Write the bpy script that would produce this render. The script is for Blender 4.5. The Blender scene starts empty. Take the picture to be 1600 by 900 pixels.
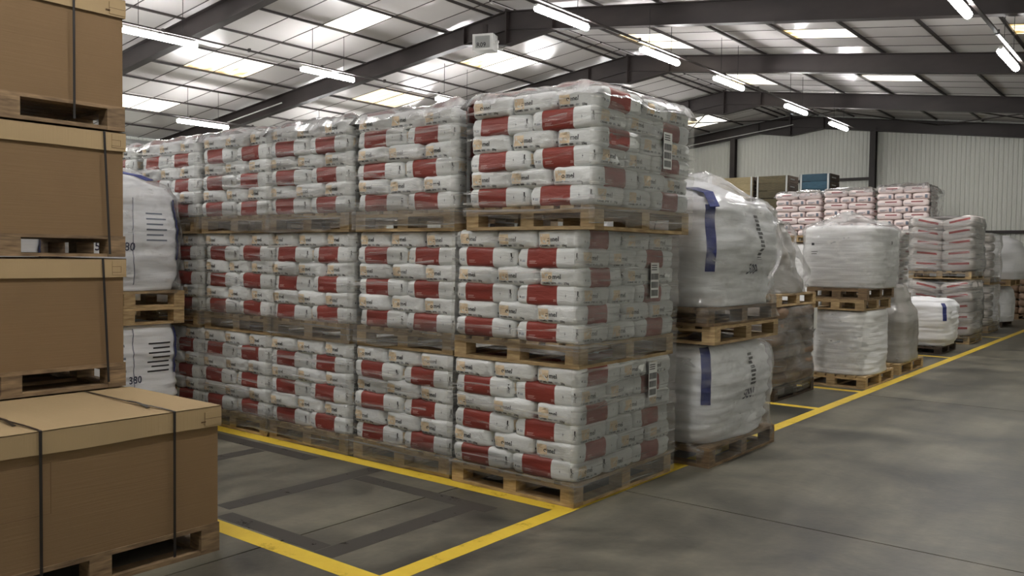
import bpy, math, random
from mathutils import Vector, Matrix, noise
from mathutils.bvhtree import BVHTree

random.seed(7)
SC = bpy.context.scene
COL = SC.collection

# ------------------------------------------------------------------ camera
CAM_H = 1.5
R_ = Vector((0.78504624, 0.61929486, 0.0132766))
U_ = Vector((-0.03349876, 0.02104307, 0.9992172))
F_ = Vector((-0.6185307, 0.78487646, -0.03726539))
cam_data = bpy.data.cameras.new('camera')
cam_data.sensor_width = 36.0
cam_data.lens = 1348.3 / 1600 * 36.0
cam_data.clip_start = 0.05
cam_data.clip_end = 200
cam = bpy.data.objects.new('camera', cam_data)
COL.objects.link(cam)
m = Matrix.Identity(4)
for i in range(3):
    m[i][0] = R_[i]; m[i][1] = U_[i]; m[i][2] = -F_[i]; m[i][3] = (0, 0, CAM_H)[i]
cam.matrix_world = m
SC.camera = cam

# ------------------------------------------------------------------ world, view
w = bpy.data.worlds.new('world'); SC.world = w; w.use_nodes = True
bg = w.node_tree.nodes['Background']
bg.inputs[0].default_value = (0.6, 0.65, 0.7, 1); bg.inputs[1].default_value = 0.3
SC.view_settings.view_transform = 'Standard'
SC.view_settings.look = 'None'
SC.view_settings.gamma = 1.0
SC.view_settings.use_curve_mapping = False
SC.view_settings.exposure = 1.72
LAMP_E = 30.0      # strength of the tube diffusers
SKY_E = 0.75        # strength of the daylight panels
SC.cycles.max_bounces = 9
SC.cycles.diffuse_bounces = 5
SC.cycles.glossy_bounces = 3
SC.cycles.transparent_max_bounces = 16
SC.cycles.transmission_bounces = 3
SC.cycles.caustics_reflective = False
SC.cycles.caustics_refractive = False

# ------------------------------------------------------------------ materials
def srgb(r, g, b):
    f = lambda c: (c / 255 / 12.92) if c / 255 <= 0.04045 else ((c / 255 + 0.055) / 1.055) ** 2.4
    return (f(r), f(g), f(b), 1)

def new_mat(name):
    mt = bpy.data.materials.new(name); mt.use_nodes = True
    nt = mt.node_tree
    return mt, nt, nt.nodes, nt.links, nt.nodes['Principled BSDF']

def coords(N, L, space='Object', scale=(1, 1, 1), rand=True):
    tc = N.new('ShaderNodeTexCoord'); mp = N.new('ShaderNodeMapping')
    mp.inputs['Scale'].default_value = scale
    if space == 'World':
        g = N.new('ShaderNodeNewGeometry'); L.new(g.outputs['Position'], mp.inputs[0])
    else:
        L.new(tc.outputs[space], mp.inputs[0])
    if rand:
        oi = N.new('ShaderNodeObjectInfo'); mu = N.new('ShaderNodeMath'); mu.operation = 'MULTIPLY'
        mu.inputs[1].default_value = 37.0; L.new(oi.outputs['Random'], mu.inputs[0])
        cb = N.new('ShaderNodeCombineXYZ')
        for k in range(3): L.new(mu.outputs[0], cb.inputs[k])
        L.new(cb.outputs[0], mp.inputs['Location'])
    return mp.outputs[0]

def simple(name, col, rough=0.6, metal=0.0, var=0.12, vscale=(3, 3, 3), bump=0.0, bscale=(30, 30, 30), spec=0.5, space='Object', rand=True, coat=0.0):
    mt, nt, N, L, P = new_mat(name)
    P.inputs['Roughness'].default_value = rough; P.inputs['Metallic'].default_value = metal
    P.inputs['Specular IOR Level'].default_value = spec
    if coat: P.inputs['Coat Weight'].default_value = coat
    v = coords(N, L, space, vscale, rand)
    n = N.new('ShaderNodeTexNoise'); n.inputs['Scale'].default_value = 1.0; n.inputs['Detail'].default_value = 5
    L.new(v, n.inputs['Vector'])
    cr = N.new('ShaderNodeValToRGB')
    cr.color_ramp.elements[0].position = 0.3; cr.color_ramp.elements[1].position = 0.7
    cr.color_ramp.elements[0].color = tuple(c * (1 - var) for c in col[:3]) + (1,)
    cr.color_ramp.elements[1].color = tuple(min(1, c * (1 + var)) for c in col[:3]) + (1,)
    L.new(n.outputs[0], cr.inputs[0]); L.new(cr.outputs[0], P.inputs['Base Color'])
    if bump:
        v2 = coords(N, L, space, bscale, rand)
        n2 = N.new('ShaderNodeTexNoise'); n2.inputs['Scale'].default_value = 1.0; n2.inputs['Detail'].default_value = 4
        L.new(v2, n2.inputs['Vector'])
        b = N.new('ShaderNodeBump'); b.inputs['Strength'].default_value = bump; b.inputs['Distance'].default_value = 0.01
        L.new(n2.outputs[0], b.inputs['Height']); L.new(b.outputs[0], P.inputs['Normal'])
    return mt

def wood(name, c1, c2, rough=0.75):
    mt, nt, N, L, P = new_mat(name)
    P.inputs['Roughness'].default_value = rough
    v = coords(N, L, 'Object', (9, 9, 60))
    n = N.new('ShaderNodeTexNoise'); n.inputs['Scale'].default_value = 1.0; n.inputs['Detail'].default_value = 6
    L.new(v, n.inputs['Vector'])
    cr = N.new('ShaderNodeValToRGB')
    cr.color_ramp.elements[0].position = 0.3; cr.color_ramp.elements[1].position = 0.72
    cr.color_ramp.elements[0].color = c1; cr.color_ramp.elements[1].color = c2
    L.new(n.outputs[0], cr.inputs[0])
    oi = N.new('ShaderNodeObjectInfo'); hs = N.new('ShaderNodeHueSaturation')
    mr = N.new('ShaderNodeMapRange'); mr.inputs['To Min'].default_value = 0.72; mr.inputs['To Max'].default_value = 1.12
    L.new(oi.outputs['Random'], mr.inputs['Value']); L.new(mr.outputs[0], hs.inputs['Value'])
    L.new(cr.outputs[0], hs.inputs['Color']); L.new(hs.outputs[0], P.inputs['Base Color'])
    return mt

def emit(name, col, strength):
    mt, nt, N, L, P = new_mat(name)
    P.inputs['Base Color'].default_value = (0.8, 0.8, 0.8, 1)
    P.inputs['Emission Color'].default_value = col
    P.inputs['Emission Strength'].default_value = strength
    return mt

MT = {}
MT['wood'] = wood('fresh_pine', srgb(146, 118, 80), srgb(200, 174, 130))
MT['wood_old'] = wood('weathered_pine', srgb(96, 76, 54), srgb(150, 124, 92))
MT['wood_dark'] = wood('stained_timber', srgb(40, 32, 26), srgb(84, 68, 52))
MT['card'] = simple('corrugated_cardboard', srgb(124, 101, 74), 0.85, var=0.05, vscale=(2, 2, 2), bump=0.12, bscale=(3, 3, 160), spec=0.2)
MT['card_lid'] = simple('cardboard_lid', srgb(164, 142, 108), 0.85, var=0.05, vscale=(2, 2, 2), bump=0.1, bscale=(3, 120, 3), spec=0.2)
MT['card_dark'] = simple('cardboard_cut_edge', srgb(96, 72, 48), 0.9, var=0.1)
MT['strap'] = simple('black_plastic_strap', srgb(28, 22, 20), 0.4, var=0.1)
MT['steel'] = simple('brown_painted_steel', srgb(50, 43, 42), 0.5, var=0.25, vscale=(1.2, 1.2, 3), bump=0.05)
MT['purlin'] = simple('dark_purlin_steel', srgb(52, 46, 44), 0.5, var=0.15)
MT['joint'] = simple('ceiling_backing', srgb(72, 64, 62), 0.8, var=0.1, space='World', rand=False)
MT['panel'] = simple('white_roof_panel', srgb(232, 228, 226), 0.24, var=0.03, vscale=(.5, .5, .5), spec=0.6, space='World', rand=False)
MT['galv'] = simple('galvanised_steel', srgb(170, 172, 170), 0.4, metal=0.7, var=0.1)
MT['plastic_white'] = simple('white_plastic_housing', srgb(215, 215, 212), 0.4, var=0.04)
MT['wall'] = simple('pale_wall_cladding', srgb(226, 228, 220), 0.5, var=0.05, vscale=(.6, .6, .3), space='World', rand=False)
MT['tube'] = emit('lamp_diffuser', (1.0, 0.98, 0.97, 1), LAMP_E)
MT['black'] = simple('black_plastic', srgb(22, 22, 24), 0.5, var=0.1)
MT['blue'] = simple('blue_webbing', srgb(38, 48, 108), 0.6, var=0.15, vscale=(40, 40, 8), bump=0.3, bscale=(80, 80, 80))
MT['ink'] = simple('black_ink', srgb(46, 45, 48), 0.5, var=0.1)
MT['ink_blue'] = simple('blue_grey_ink', srgb(120, 128, 142), 0.5, var=0.1)
MT['ink_navy'] = simple('navy_ink', srgb(58, 60, 84), 0.5, var=0.2, vscale=(60, 60, 60))
MT['peach'] = simple('peach_ink', srgb(222, 202, 172), 0.5, var=0.06, vscale=(30, 30, 30))
MT['tan'] = simple('tan_ink', srgb(196, 158, 112), 0.5, var=0.06)
MT['white_ink'] = simple('white_ink', srgb(206, 170, 164), 0.5, var=0.05)
MT['red_ink'] = simple('red_ink', srgb(176, 66, 62), 0.5, var=0.1)
MT['maroon_ink'] = simple('maroon_ink', srgb(140, 70, 74), 0.5, var=0.1)
MT['paper'] = simple('paper_label', srgb(205, 205, 202), 0.6, var=0.03)
MT['yellow'] = None

def sack_material(name, base, band, x0, x1):
    mt, nt, N, L, P = new_mat(name)
    P.inputs['Roughness'].default_value = 0.38
    P.inputs['Specular IOR Level'].default_value = 0.4
    tc = N.new('ShaderNodeTexCoord'); sp = N.new('ShaderNodeSeparateXYZ'); L.new(tc.outputs['Object'], sp.inputs[0])
    v = coords(N, L, 'Object', (4, 4, 4))
    n = N.new('ShaderNodeTexNoise'); n.inputs['Scale'].default_value = 2; n.inputs['Detail'].default_value = 5; L.new(v, n.inputs['Vector'])
    # wobble of the band edge
    ad = N.new('ShaderNodeMath'); ad.operation = 'MULTIPLY_ADD'; ad.inputs[1].default_value = 0.012
    L.new(n.outputs[0], ad.inputs[0]); L.new(sp.outputs[0], ad.inputs[2])
    def gate(val, edge, w_):
        mr = N.new('ShaderNodeMapRange'); mr.inputs['From Min'].default_value = edge - w_; mr.inputs['From Max'].default_value = edge + w_
        L.new(val, mr.inputs['Value']); return mr.outputs[0]
    g1 = gate(ad.outputs[0], x0, 0.002); g2 = gate(ad.outputs[0], x1, 0.002)
    sb = N.new('ShaderNodeMath'); sb.operation = 'SUBTRACT'; L.new(g1, sb.inputs[0]); L.new(g2, sb.inputs[1])
    c1 = N.new('ShaderNodeMix'); c1.data_type = 'RGBA'; c1.inputs[6].default_value = tuple(c * .9 for c in base[:3]) + (1,); c1.inputs[7].default_value = base
    L.new(n.outputs[0], c1.inputs[0])
    c2 = N.new('ShaderNodeMix'); c2.data_type = 'RGBA'; L.new(sb.outputs[0], c2.inputs[0]); L.new(c1.outputs[2], c2.inputs[6]); c2.inputs[7].default_value = band
    L.new(c2.outputs[2], P.inputs['Base Color'])
    v2 = coords(N, L, 'Object', (14, 30, 60))
    n2 = N.new('ShaderNodeTexNoise'); n2.inputs['Scale'].default_value = 1; n2.inputs['Detail'].default_value = 4; n2.inputs['Distortion'].default_value = .6
    L.new(v2, n2.inputs['Vector'])
    b = N.new('ShaderNodeBump'); b.inputs['Strength'].default_value = 0.45; b.inputs['Distance'].default_value = 0.008
    L.new(n2.outputs[0], b.inputs['Height']); L.new(b.outputs[0], P.inputs['Normal'])
    return mt
MT['sack'] = sack_material('white_sack_paper_red_band', srgb(222, 224, 223), srgb(140, 62, 54), -0.150, 0.075)
MT['sack_pink'] = simple('pale_pink_sack_paper', srgb(234, 219, 217), 0.5, var=0.05, vscale=(6, 6, 6), bump=.4, bscale=(20, 30, 40))
MT['sack_grey'] = simple('pale_grey_sack_paper', srgb(224, 217, 212), 0.5, var=0.06, vscale=(6, 6, 6), bump=.4, bscale=(20, 30, 40))
MT['sack_brown'] = simple('brown_kraft_paper', srgb(128, 104, 84), 0.6, var=0.2, vscale=(5, 5, 5), bump=.5, bscale=(14, 14, 30))
MT['bulk'] = simple('white_woven_fabric', srgb(232, 233, 235), 0.5, var=0.05, vscale=(2, 2, 2), bump=0.5, bscale=(5, 5, 34))
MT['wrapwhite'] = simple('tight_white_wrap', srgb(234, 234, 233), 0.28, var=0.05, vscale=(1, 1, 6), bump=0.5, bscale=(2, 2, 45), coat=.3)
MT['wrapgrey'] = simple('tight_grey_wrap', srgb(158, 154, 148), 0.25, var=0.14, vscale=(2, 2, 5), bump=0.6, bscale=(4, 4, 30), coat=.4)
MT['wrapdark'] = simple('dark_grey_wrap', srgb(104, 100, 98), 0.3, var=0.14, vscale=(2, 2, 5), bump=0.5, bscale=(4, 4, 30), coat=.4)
MT['crate_ochre'] = wood('ochre_boards', srgb(138, 124, 92), srgb(164, 150, 114))
MT['crate_olive'] = wood('olive_boards', srgb(72, 66, 48), srgb(102, 92, 66))
MT['crate_blue'] = wood('blue_painted_boards', srgb(36, 64, 80), srgb(50, 84, 100))

def film_material(name, dens, streak, col=(0.85, 0.85, 0.84, 1), sc=(1.2, 1.2, 38), tilt=0.06, fres=1.0, bs=.7):
    """clear stretch film: mostly see-through, milky where it bunches up in streaks"""
    mt, nt, N, L, P = new_mat(name)
    N.remove(P)
    out = [x for x in N if x.type == 'OUTPUT_MATERIAL'][0]
    tr = N.new('ShaderNodeBsdfTransparent')
    df = N.new('ShaderNodeBsdfDiffuse'); df.inputs[0].default_value = col
    tl = N.new('ShaderNodeBsdfTranslucent'); tl.inputs[0].default_value = col
    gl = N.new('ShaderNodeBsdfGlossy'); gl.inputs['Roughness'].default_value = 0.16
    v = coords(N, L, 'World', sc, False)
    # tilt the streaks a little
    v.node.inputs['Rotation'].default_value = (tilt, -tilt, 0)
    n = N.new('ShaderNodeTexNoise'); n.inputs['Scale'].default_value = 1; n.inputs['Detail'].default_value = 4; n.inputs['Distortion'].default_value = .5
    L.new(v, n.inputs['Vector'])
    mr = N.new('ShaderNodeMapRange'); mr.inputs['From Min'].default_value = .5; mr.inputs['From Max'].default_value = .78
    mr.inputs['To Min'].default_value = dens; mr.inputs['To Max'].default_value = min(1, dens + streak)
    L.new(n.outputs[0], mr.inputs['Value'])
    bm_ = N.new('ShaderNodeBump'); bm_.inputs['Strength'].default_value = bs; bm_.inputs['Distance'].default_value = 0.012
    L.new(n.outputs[0], bm_.inputs['Height'])
    L.new(bm_.outputs[0], gl.inputs['Normal'])
    m0 = N.new('ShaderNodeMixShader'); m0.inputs[0].default_value = .35; L.new(df.outputs[0], m0.inputs[1]); L.new(tl.outputs[0], m0.inputs[2])
    m1 = N.new('ShaderNodeMixShader'); L.new(mr.outputs[0], m1.inputs[0]); L.new(tr.outputs[0], m1.inputs[1]); L.new(m0.outputs[0], m1.inputs[2])
    fr = N.new('ShaderNodeFresnel'); fr.inputs[0].default_value = 1.45; L.new(bm_.outputs[0], fr.inputs['Normal'])
    fm = N.new('ShaderNodeMath'); fm.operation = 'MULTIPLY'; fm.inputs[1].default_value = fres; L.new(fr.outputs[0], fm.inputs[0])
    m2 = N.new('ShaderNodeMixShader'); L.new(fm.outputs[0], m2.inputs[0]); L.new(m1.outputs[0], m2.inputs[1]); L.new(gl.outputs[0], m2.inputs[2])
    L.new(m2.outputs[0], out.inputs[0])
    return mt
MT['film'] = film_material('clear_stretch_film', 0.05, 0.6, (0.92, 0.91, 0.9, 1))
MT['film_dense'] = film_material('layered_stretch_film', 0.14, 0.42, (0.8, 0.79, 0.75, 1))
MT['film_cap'] = film_material('crumpled_film_sheet', 0.22, 0.5, (0.93, 0.92, 0.92, 1), (6, 6, 6))
MT['film_bag'] = film_material('loose_film_hood', 0.03, 0.35, (0.95, 0.95, 0.94, 1), (5, 5, 12), fres=.6, bs=.35)

def floor_material():
    mt, nt, N, L, P = new_mat('worn_concrete')
    v = coords(N, L, 'World', (1, 1, 1), False)
    a = N.new('ShaderNodeTexNoise'); a.inputs['Scale'].default_value = 1.1; a.inputs['Detail'].default_value = 9; a.inputs['Roughness'].default_value = .62; a.inputs['Distortion'].default_value = .4
    L.new(v, a.inputs['Vector'])
    cr = N.new('ShaderNodeValToRGB'); e = cr.color_ramp.elements
    e[0].position = .34; e[0].color = srgb(52, 51, 45); e[1].position = .68; e[1].color = srgb(124, 119, 104)
    L.new(a.outputs[0], cr.inputs[0])
    v2 = coords(N, L, 'World', (3.2, .5, 1), False)
    b = N.new('ShaderNodeTexNoise'); b.inputs['Scale'].default_value = 1; b.inputs['Detail'].default_value = 6
    L.new(v2, b.inputs['Vector'])
    mr = N.new('ShaderNodeMapRange'); mr.inputs['From Min'].default_value = .35; mr.inputs['From Max'].default_value = .65; mr.inputs['To Min'].default_value = .72; mr.inputs['To Max'].default_value = 1.14
    L.new(b.outputs[0], mr.inputs[0])
    v3 = coords(N, L, 'World', (26, 26, 26), False)
    c = N.new('ShaderNodeTexNoise'); c.inputs['Scale'].default_value = 1; c.inputs['Detail'].default_value = 8
    L.new(v3, c.inputs['Vector'])
    mr3 = N.new('ShaderNodeMapRange'); mr3.inputs['To Min'].default_value = .84; mr3.inputs['To Max'].default_value = 1.14; L.new(c.outputs[0], mr3.inputs[0])
    mu = N.new('ShaderNodeMath'); mu.operation = 'MULTIPLY'; L.new(mr.outputs[0], mu.inputs[0]); L.new(mr3.outputs[0], mu.inputs[1])
    hs = N.new('ShaderNodeHueSaturation'); L.new(cr.outputs[0], hs.inputs['Color']); L.new(mu.outputs[0], hs.inputs['Value'])
    L.new(hs.outputs[0], P.inputs['Base Color'])
    rr = N.new('ShaderNodeMapRange'); rr.inputs['To Min'].default_value = .28; rr.inputs['To Max'].default_value = .62; L.new(a.outputs[0], rr.inputs[0])
    L.new(rr.outputs[0], P.inputs['Roughness'])
    bp = N.new('ShaderNodeBump'); bp.inputs['Strength'].default_value = .12; bp.inputs['Distance'].default_value = .01
    L.new(c.outputs[0], bp.inputs['Height']); L.new(bp.outputs[0], P.inputs['Normal'])
    return mt
MT['floor'] = floor_material()

def worn_paint(name, c1, c2, keep):
    """paint on concrete, worn through in patches"""
    mt, nt, N, L, P = new_mat(name)
    P.inputs['Roughness'].default_value = .5
    v = coords(N, L, 'World', (7, 7, 7), False)
    n = N.new('ShaderNodeTexNoise'); n.inputs['Scale'].default_value = 1; n.inputs['Detail'].default_value = 9; n.inputs['Roughness'].default_value = .7; L.new(v, n.inputs['Vector'])
    mx = N.new('ShaderNodeMix'); mx.data_type = 'RGBA'; mx.inputs[6].default_value = c1; mx.inputs[7].default_value = c2
    L.new(n.outputs[0], mx.inputs[0]); L.new(mx.outputs[2], P.inputs['Base Color'])
    mr = N.new('ShaderNodeMapRange'); mr.inputs['From Min'].default_value = .32; mr.inputs['From Max'].default_value = .42
    mr.inputs['To Min'].default_value = keep; mr.inputs['To Max'].default_value = min(1, keep + .6)
    L.new(n.outputs[0], mr.inputs['Value']); L.new(mr.outputs[0], P.inputs['Alpha'])
    return mt
MT['yellow'] = worn_paint('yellow_floor_paint', srgb(206, 168, 40), srgb(232, 204, 70), .6)
MT['oldline'] = worn_paint('grey_overpainted_line', srgb(56, 53, 49), srgb(70, 66, 60), .35)

def skylight_material(name, strength, dirt, warm, ribs=0.0):
    mt, nt, N, L, P = new_mat(name)
    P.inputs['Base Color'].default_value = (.75, .72, .62, 1)
    tc = N.new('ShaderNodeTexCoord'); sp = N.new('ShaderNodeSeparateXYZ'); L.new(tc.outputs['Object'], sp.inputs[0])
    v = coords(N, L, 'World', (2.2, 7, 2), False)
    n = N.new('ShaderNodeTexNoise'); n.inputs['Scale'].default_value = 1; n.inputs['Detail'].default_value = 6; L.new(v, n.inputs['Vector'])
    # grime gathers along one edge of the sheet
    ad = N.new('ShaderNodeMath'); ad.operation = 'MULTIPLY_ADD'; ad.inputs[1].default_value = dirt; L.new(sp.outputs[0], ad.inputs[0]); L.new(n.outputs[0], ad.inputs[2])
    cr = N.new('ShaderNodeValToRGB'); e = cr.color_ramp.elements
    e[0].position = .22; e[0].color = (.35, .22, .06, 1); e[1].position = .55; e[1].color = (1, .97, .88, 1)
    x = e.new(.38); x.color = (1, .82, .5, 1) if warm else (1, .93, .78, 1)
    L.new(ad.outputs[0], cr.inputs[0])
    src = cr.outputs[0]
    if ribs:
        wv = N.new('ShaderNodeTexWave'); wv.bands_direction = 'Y'; wv.inputs['Scale'].default_value = ribs
        L.new(tc.outputs['Object'], wv.inputs['Vector'])
        mx = N.new('ShaderNodeMix'); mx.data_type = 'RGBA'; mx.inputs[7].default_value = (.85, .62, .3, 1)
        L.new(wv.outputs[0], mx.inputs[0]); L.new(src, mx.inputs[6]); src = mx.outputs[2]
    L.new(src, P.inputs['Emission Color']); P.inputs['Emission Strength'].default_value = strength
    return mt
MT['sky_clean'] = skylight_material('daylight_sheet_clean', SKY_E, .1, False)
MT['sky_dirty'] = skylight_material('daylight_sheet_grimy', SKY_E * .8, .45, True)
MT['sky_rib'] = skylight_material('daylight_sheet_ribbed', SKY_E * .6, .1, True, 1.1)

# ------------------------------------------------------------------ helpers
class MB:
    def __init__(s): s.v = []; s.f = []; s.m = []
    def add(s, verts, faces, mi=0):
        o = len(s.v); s.v += [tuple(p) for p in verts]; s.f += [tuple(i + o for i in f) for f in faces]; s.m += [mi] * len(faces)
    def box(s, x0, y0, z0, x1, y1, z1, mi=0):
        s.add([(x0, y0, z0), (x1, y0, z0), (x1, y1, z0), (x0, y1, z0), (x0, y0, z1), (x1, y0, z1), (x1, y1, z1), (x0, y1, z1)],
              [(0, 3, 2, 1), (4, 5, 6, 7), (0, 1, 5, 4), (1, 2, 6, 5), (2, 3, 7, 6), (3, 0, 4, 7)], mi)
    def tube(s, pts, r, n=8, mi=0, caps=True):
        pts = [Vector(p) for p in pts]; rings = []
        for i, p in enumerate(pts):
            d = (pts[min(i + 1, len(pts) - 1)] - pts[max(i - 1, 0)]).normalized()
            a = d.cross(Vector((0, 0, 1)))
            if a.length < .01: a = d.cross(Vector((1, 0, 0)))
            a.normalize(); b = d.cross(a)
            rings.append([p + a * math.cos(t * 2 * math.pi / n) * r + b * math.sin(t * 2 * math.pi / n) * r for t in range(n)])
        vs = [q for rg in rings for q in rg]; fs = []
        for i in range(len(pts) - 1):
            for k in range(n):
                fs.append((i * n + k, i * n + (k + 1) % n, (i + 1) * n + (k + 1) % n, (i + 1) * n + k))
        if caps:
            fs.append(tuple(range(n))[::-1]); fs.append(tuple((len(pts) - 1) * n + k for k in range(n)))
        s.add(vs, fs, mi)
    def ribbon(s, pts, wid, wdir, th, mi=0):
        """flat strap of real thickness along pts; wdir is its width direction"""
        pts = [Vector(p) for p in pts]; wdir = Vector(wdir).normalized(); vs = []; fs = []
        for i, p in enumerate(pts):
            d = (pts[min(i + 1, len(pts) - 1)] - pts[max(i - 1, 0)]).normalized(); nn = d.cross(wdir).normalized() * th / 2; ww = wdir * wid / 2
            vs += [p - ww - nn, p + ww - nn, p + ww + nn, p - ww + nn]
        for i in range(len(pts) - 1):
            for k in range(4):
                fs.append((i * 4 + k, i * 4 + (k + 1) % 4, (i + 1) * 4 + (k + 1) % 4, (i + 1) * 4 + k))
        fs += [(3, 2, 1, 0), tuple((len(pts) - 1) * 4 + k for k in range(4))]
        s.add(vs, fs, mi)
    def mesh(s, name, mats, smooth=False):
        me = bpy.data.meshes.new(name); me.from_pydata(s.v, [], s.f)
        for mt in (mats if isinstance(mats, (list, tuple)) else [mats]): me.materials.append(mt)
        me.polygons.foreach_set('material_index', s.m)
        if smooth: me.polygons.foreach_set('use_smooth', [True] * len(me.polygons))
        me.update(); return me

def put(name, me, parent=None, loc=(0, 0, 0), rot=(0, 0, 0), scale=(1, 1, 1)):
    o = bpy.data.objects.new(name, me); COL.objects.link(o); o.location = loc; o.rotation_euler = rot; o.scale = scale
    if parent: o.parent = parent
    return o
def tag(o, label=None, cat=None, group=None, kind=None):
    if label: o['label'] = label
    if cat: o['category'] = cat
    if group: o['group'] = group
    if kind: o['kind'] = kind
    return o
def thing(name, loc, label, cat, group=None, rz=0):
    return tag(put(name, None, None, loc, (0, 0, rz)), label, cat, group)
_bx = {}
def boxmesh(dx, dy, dz, mt):
    k = (round(dx, 4), round(dy, 4), round(dz, 4), mt.name)
    if k not in _bx:
        b = MB(); b.box(-dx / 2, -dy / 2, -dz / 2, dx / 2, dy / 2, dz / 2); _bx[k] = b.mesh('board', mt)
    return _bx[k]
def tree_copy(root, loc, label, group=None, rz=None):
    r = root.copy(); COL.objects.link(r); r.location = loc; r['label'] = label
    if group: r['group'] = group
    if rz is not None: r.rotation_euler = (0, 0, rz)
    for ch in root.children:
        c = ch.copy(); COL.objects.link(c); c.parent = r
    return r

def cubegrid(nx, ny, nz):
    idx = {}; vs = []; fs = []
    def vid(i, j, k):
        key = (i, j, k)
        if key not in idx: idx[key] = len(vs); vs.append((2 * i / nx - 1, 2 * j / ny - 1, 2 * k / nz - 1))
        return idx[key]
    for i in range(nx):
        for j in range(ny):
            fs.append((vid(i, j, nz), vid(i + 1, j, nz), vid(i + 1, j + 1, nz), vid(i, j + 1, nz)))
            fs.append((vid(i, j, 0), vid(i, j + 1, 0), vid(i + 1, j + 1, 0), vid(i + 1, j, 0)))
    for i in range(nx):
        for k in range(nz):
            fs.append((vid(i, 0, k), vid(i + 1, 0, k), vid(i + 1, 0, k + 1), vid(i, 0, k + 1)))
            fs.append((vid(i, ny, k), vid(i, ny, k + 1), vid(i + 1, ny, k + 1), vid(i + 1, ny, k)))
    for j in range(ny):
        for k in range(nz):
            fs.append((vid(0, j, k), vid(0, j, k + 1), vid(0, j + 1, k + 1), vid(0, j + 1, k)))
            fs.append((vid(nx, j, k), vid(nx, j + 1, k), vid(nx, j + 1, k + 1), vid(nx, j, k + 1)))
    return vs, fs
NZ = noise.noise

def pillow(L, W, H, seed, p=5.0, n=(20, 14, 6), fold=.006, droop=0.0, pz=.75):
    vs, fs = cubegrid(*n); out = []
    for u, v, w_ in vs:
        # denser rows toward the rims
        u, v, w_ = [math.copysign(abs(c) ** .8, c) for c in (u, v, w_)]
        s = (abs(u) ** p + abs(v) ** p + abs(w_) ** (p * pz)) ** (1 / p)
        a, b, c = u / s, v / s, w_ / s
        x, y, z = a * L / 2, b * W / 2, c * H / 2
        z *= 1 - .10 * abs(a) ** 6 - .05 * abs(b) ** 6
        lo = NZ(Vector((x * 5 + seed * 3.1, y * 6, z * 7 + seed)))
        hi = NZ(Vector((x * 16 + seed, y * 26 + seed * 2, z * 40)))
        e = abs(a) ** 4
        d = lo * fold + hi * fold * (.35 + .8 * e)
        nrm = Vector((a * abs(a) ** (p - 2) / L, b * abs(b) ** (p - 2) / W, c * abs(c) ** (p - 2) / H)).normalized()
        x += nrm.x * d; y += nrm.y * d; z += nrm.z * d * .7
        if droop: z -= droop * a * a
        out.append((x, y, z))
    return out, fs

# printed lettering laid onto a surface
_tx = {}
def text_geo(txt):
    if txt not in _tx:
        cu = bpy.data.curves.new('lettering', 'FONT'); cu.body = txt; cu.resolution_u = 2; cu.offset = .014; cu.align_x = 'LEFT'
        ob = bpy.data.objects.new('lettering', cu); me = ob.to_mesh()
        vs = [tuple(v.co[:2]) for v in me.vertices]; fs = [tuple(p.vertices) for p in me.polygons]
        ob.to_mesh_clear(); bpy.data.objects.remove(ob); bpy.data.curves.remove(cu)
        _tx[txt] = (vs, fs)
    return _tx[txt]
def decal(bvh, mb, org, right, up, items, off=.0015):
    org, right, up = Vector(org), Vector(right), Vector(up); nrm = right.cross(up)
    def pr(a, b):
        q = org + right * a + up * b + nrm * .4
        hit, hn, _, _ = bvh.ray_cast(q, -nrm)
        if hit is None: return org + right * a + up * b
        return hit + nrm * off
    for it in items:
        if it[0] == 'rect':
            _, a0, b0, a1, b1, mi = it
            nx = max(1, int(abs(a1 - a0) / .02)); ny = max(1, int(abs(b1 - b0) / .015))
            vs = [pr(a0 + (a1 - a0) * i / nx, b0 + (b1 - b0) * j / ny) for j in range(ny + 1) for i in range(nx + 1)]
            fs = [(j * (nx + 1) + i, j * (nx + 1) + i + 1, (j + 1) * (nx + 1) + i + 1, (j + 1) * (nx + 1) + i) for j in range(ny) for i in range(nx)]
            mb.add(vs, fs, mi)
        else:
            _, txt, a, b, size, mi = it[:6]; ang = it[6] if len(it) > 6 else 0; sx = it[7] if len(it) > 7 else 1
            c, s = math.cos(ang), math.sin(ang); vs, fs = text_geo(txt)
            mb.add([pr(a + (x * sx * c - y * s) * size, b + (x * sx * s + y * c) * size) for x, y in vs], fs, mi)

# ------------------------------------------------------------------ the building
RX = -12.1                                     # ridge
def roof(x): return 7.0 - .124 * abs(x - RX)
XL, XR, Y0, Y1 = -26.9, 2.7, -6.0, 32.5
FR = [-5.0, 0.0, 5.0, 10.1, 15.1, 20.3, 26.35, 32.25]

fl = tag(put('floor', None), 'worn grey concrete warehouse floor slabs with saw-cut joints', 'floor', kind='structure')
b = MB(); b.box(XL, Y0, -.12, XR, Y1, -.012)
put('joint_bed', b.mesh('joint_bed', MT['black']), fl)
xs = [XL, -24.4, -19.2, -14.0, -8.86, -3.68, 1.5, XR]; ys = [Y0, -.42, 4.78, 10.0, 15.2, 20.4, 25.6, 30.8, Y1]
for i in range(len(xs) - 1):
    for j in range(len(ys) - 1):
        b = MB(); g = .006
        b.box(xs[i] + g, ys[j] + g, -.03, xs[i + 1] - g, ys[j + 1] - g, 0)
        put('slab', b.mesh('slab', MT['floor']), fl)
def floor_strip(name, x0, y0, x1, y1, mt, z=.0012):
    nx = max(1, int(abs(x1 - x0) / .5)); ny = max(1, int(abs(y1 - y0) / .5)); b = MB()
    b.box(x0, y0, .0002, x1, y1, z)
    return put(name, b.mesh(name, mt), fl)
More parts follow.
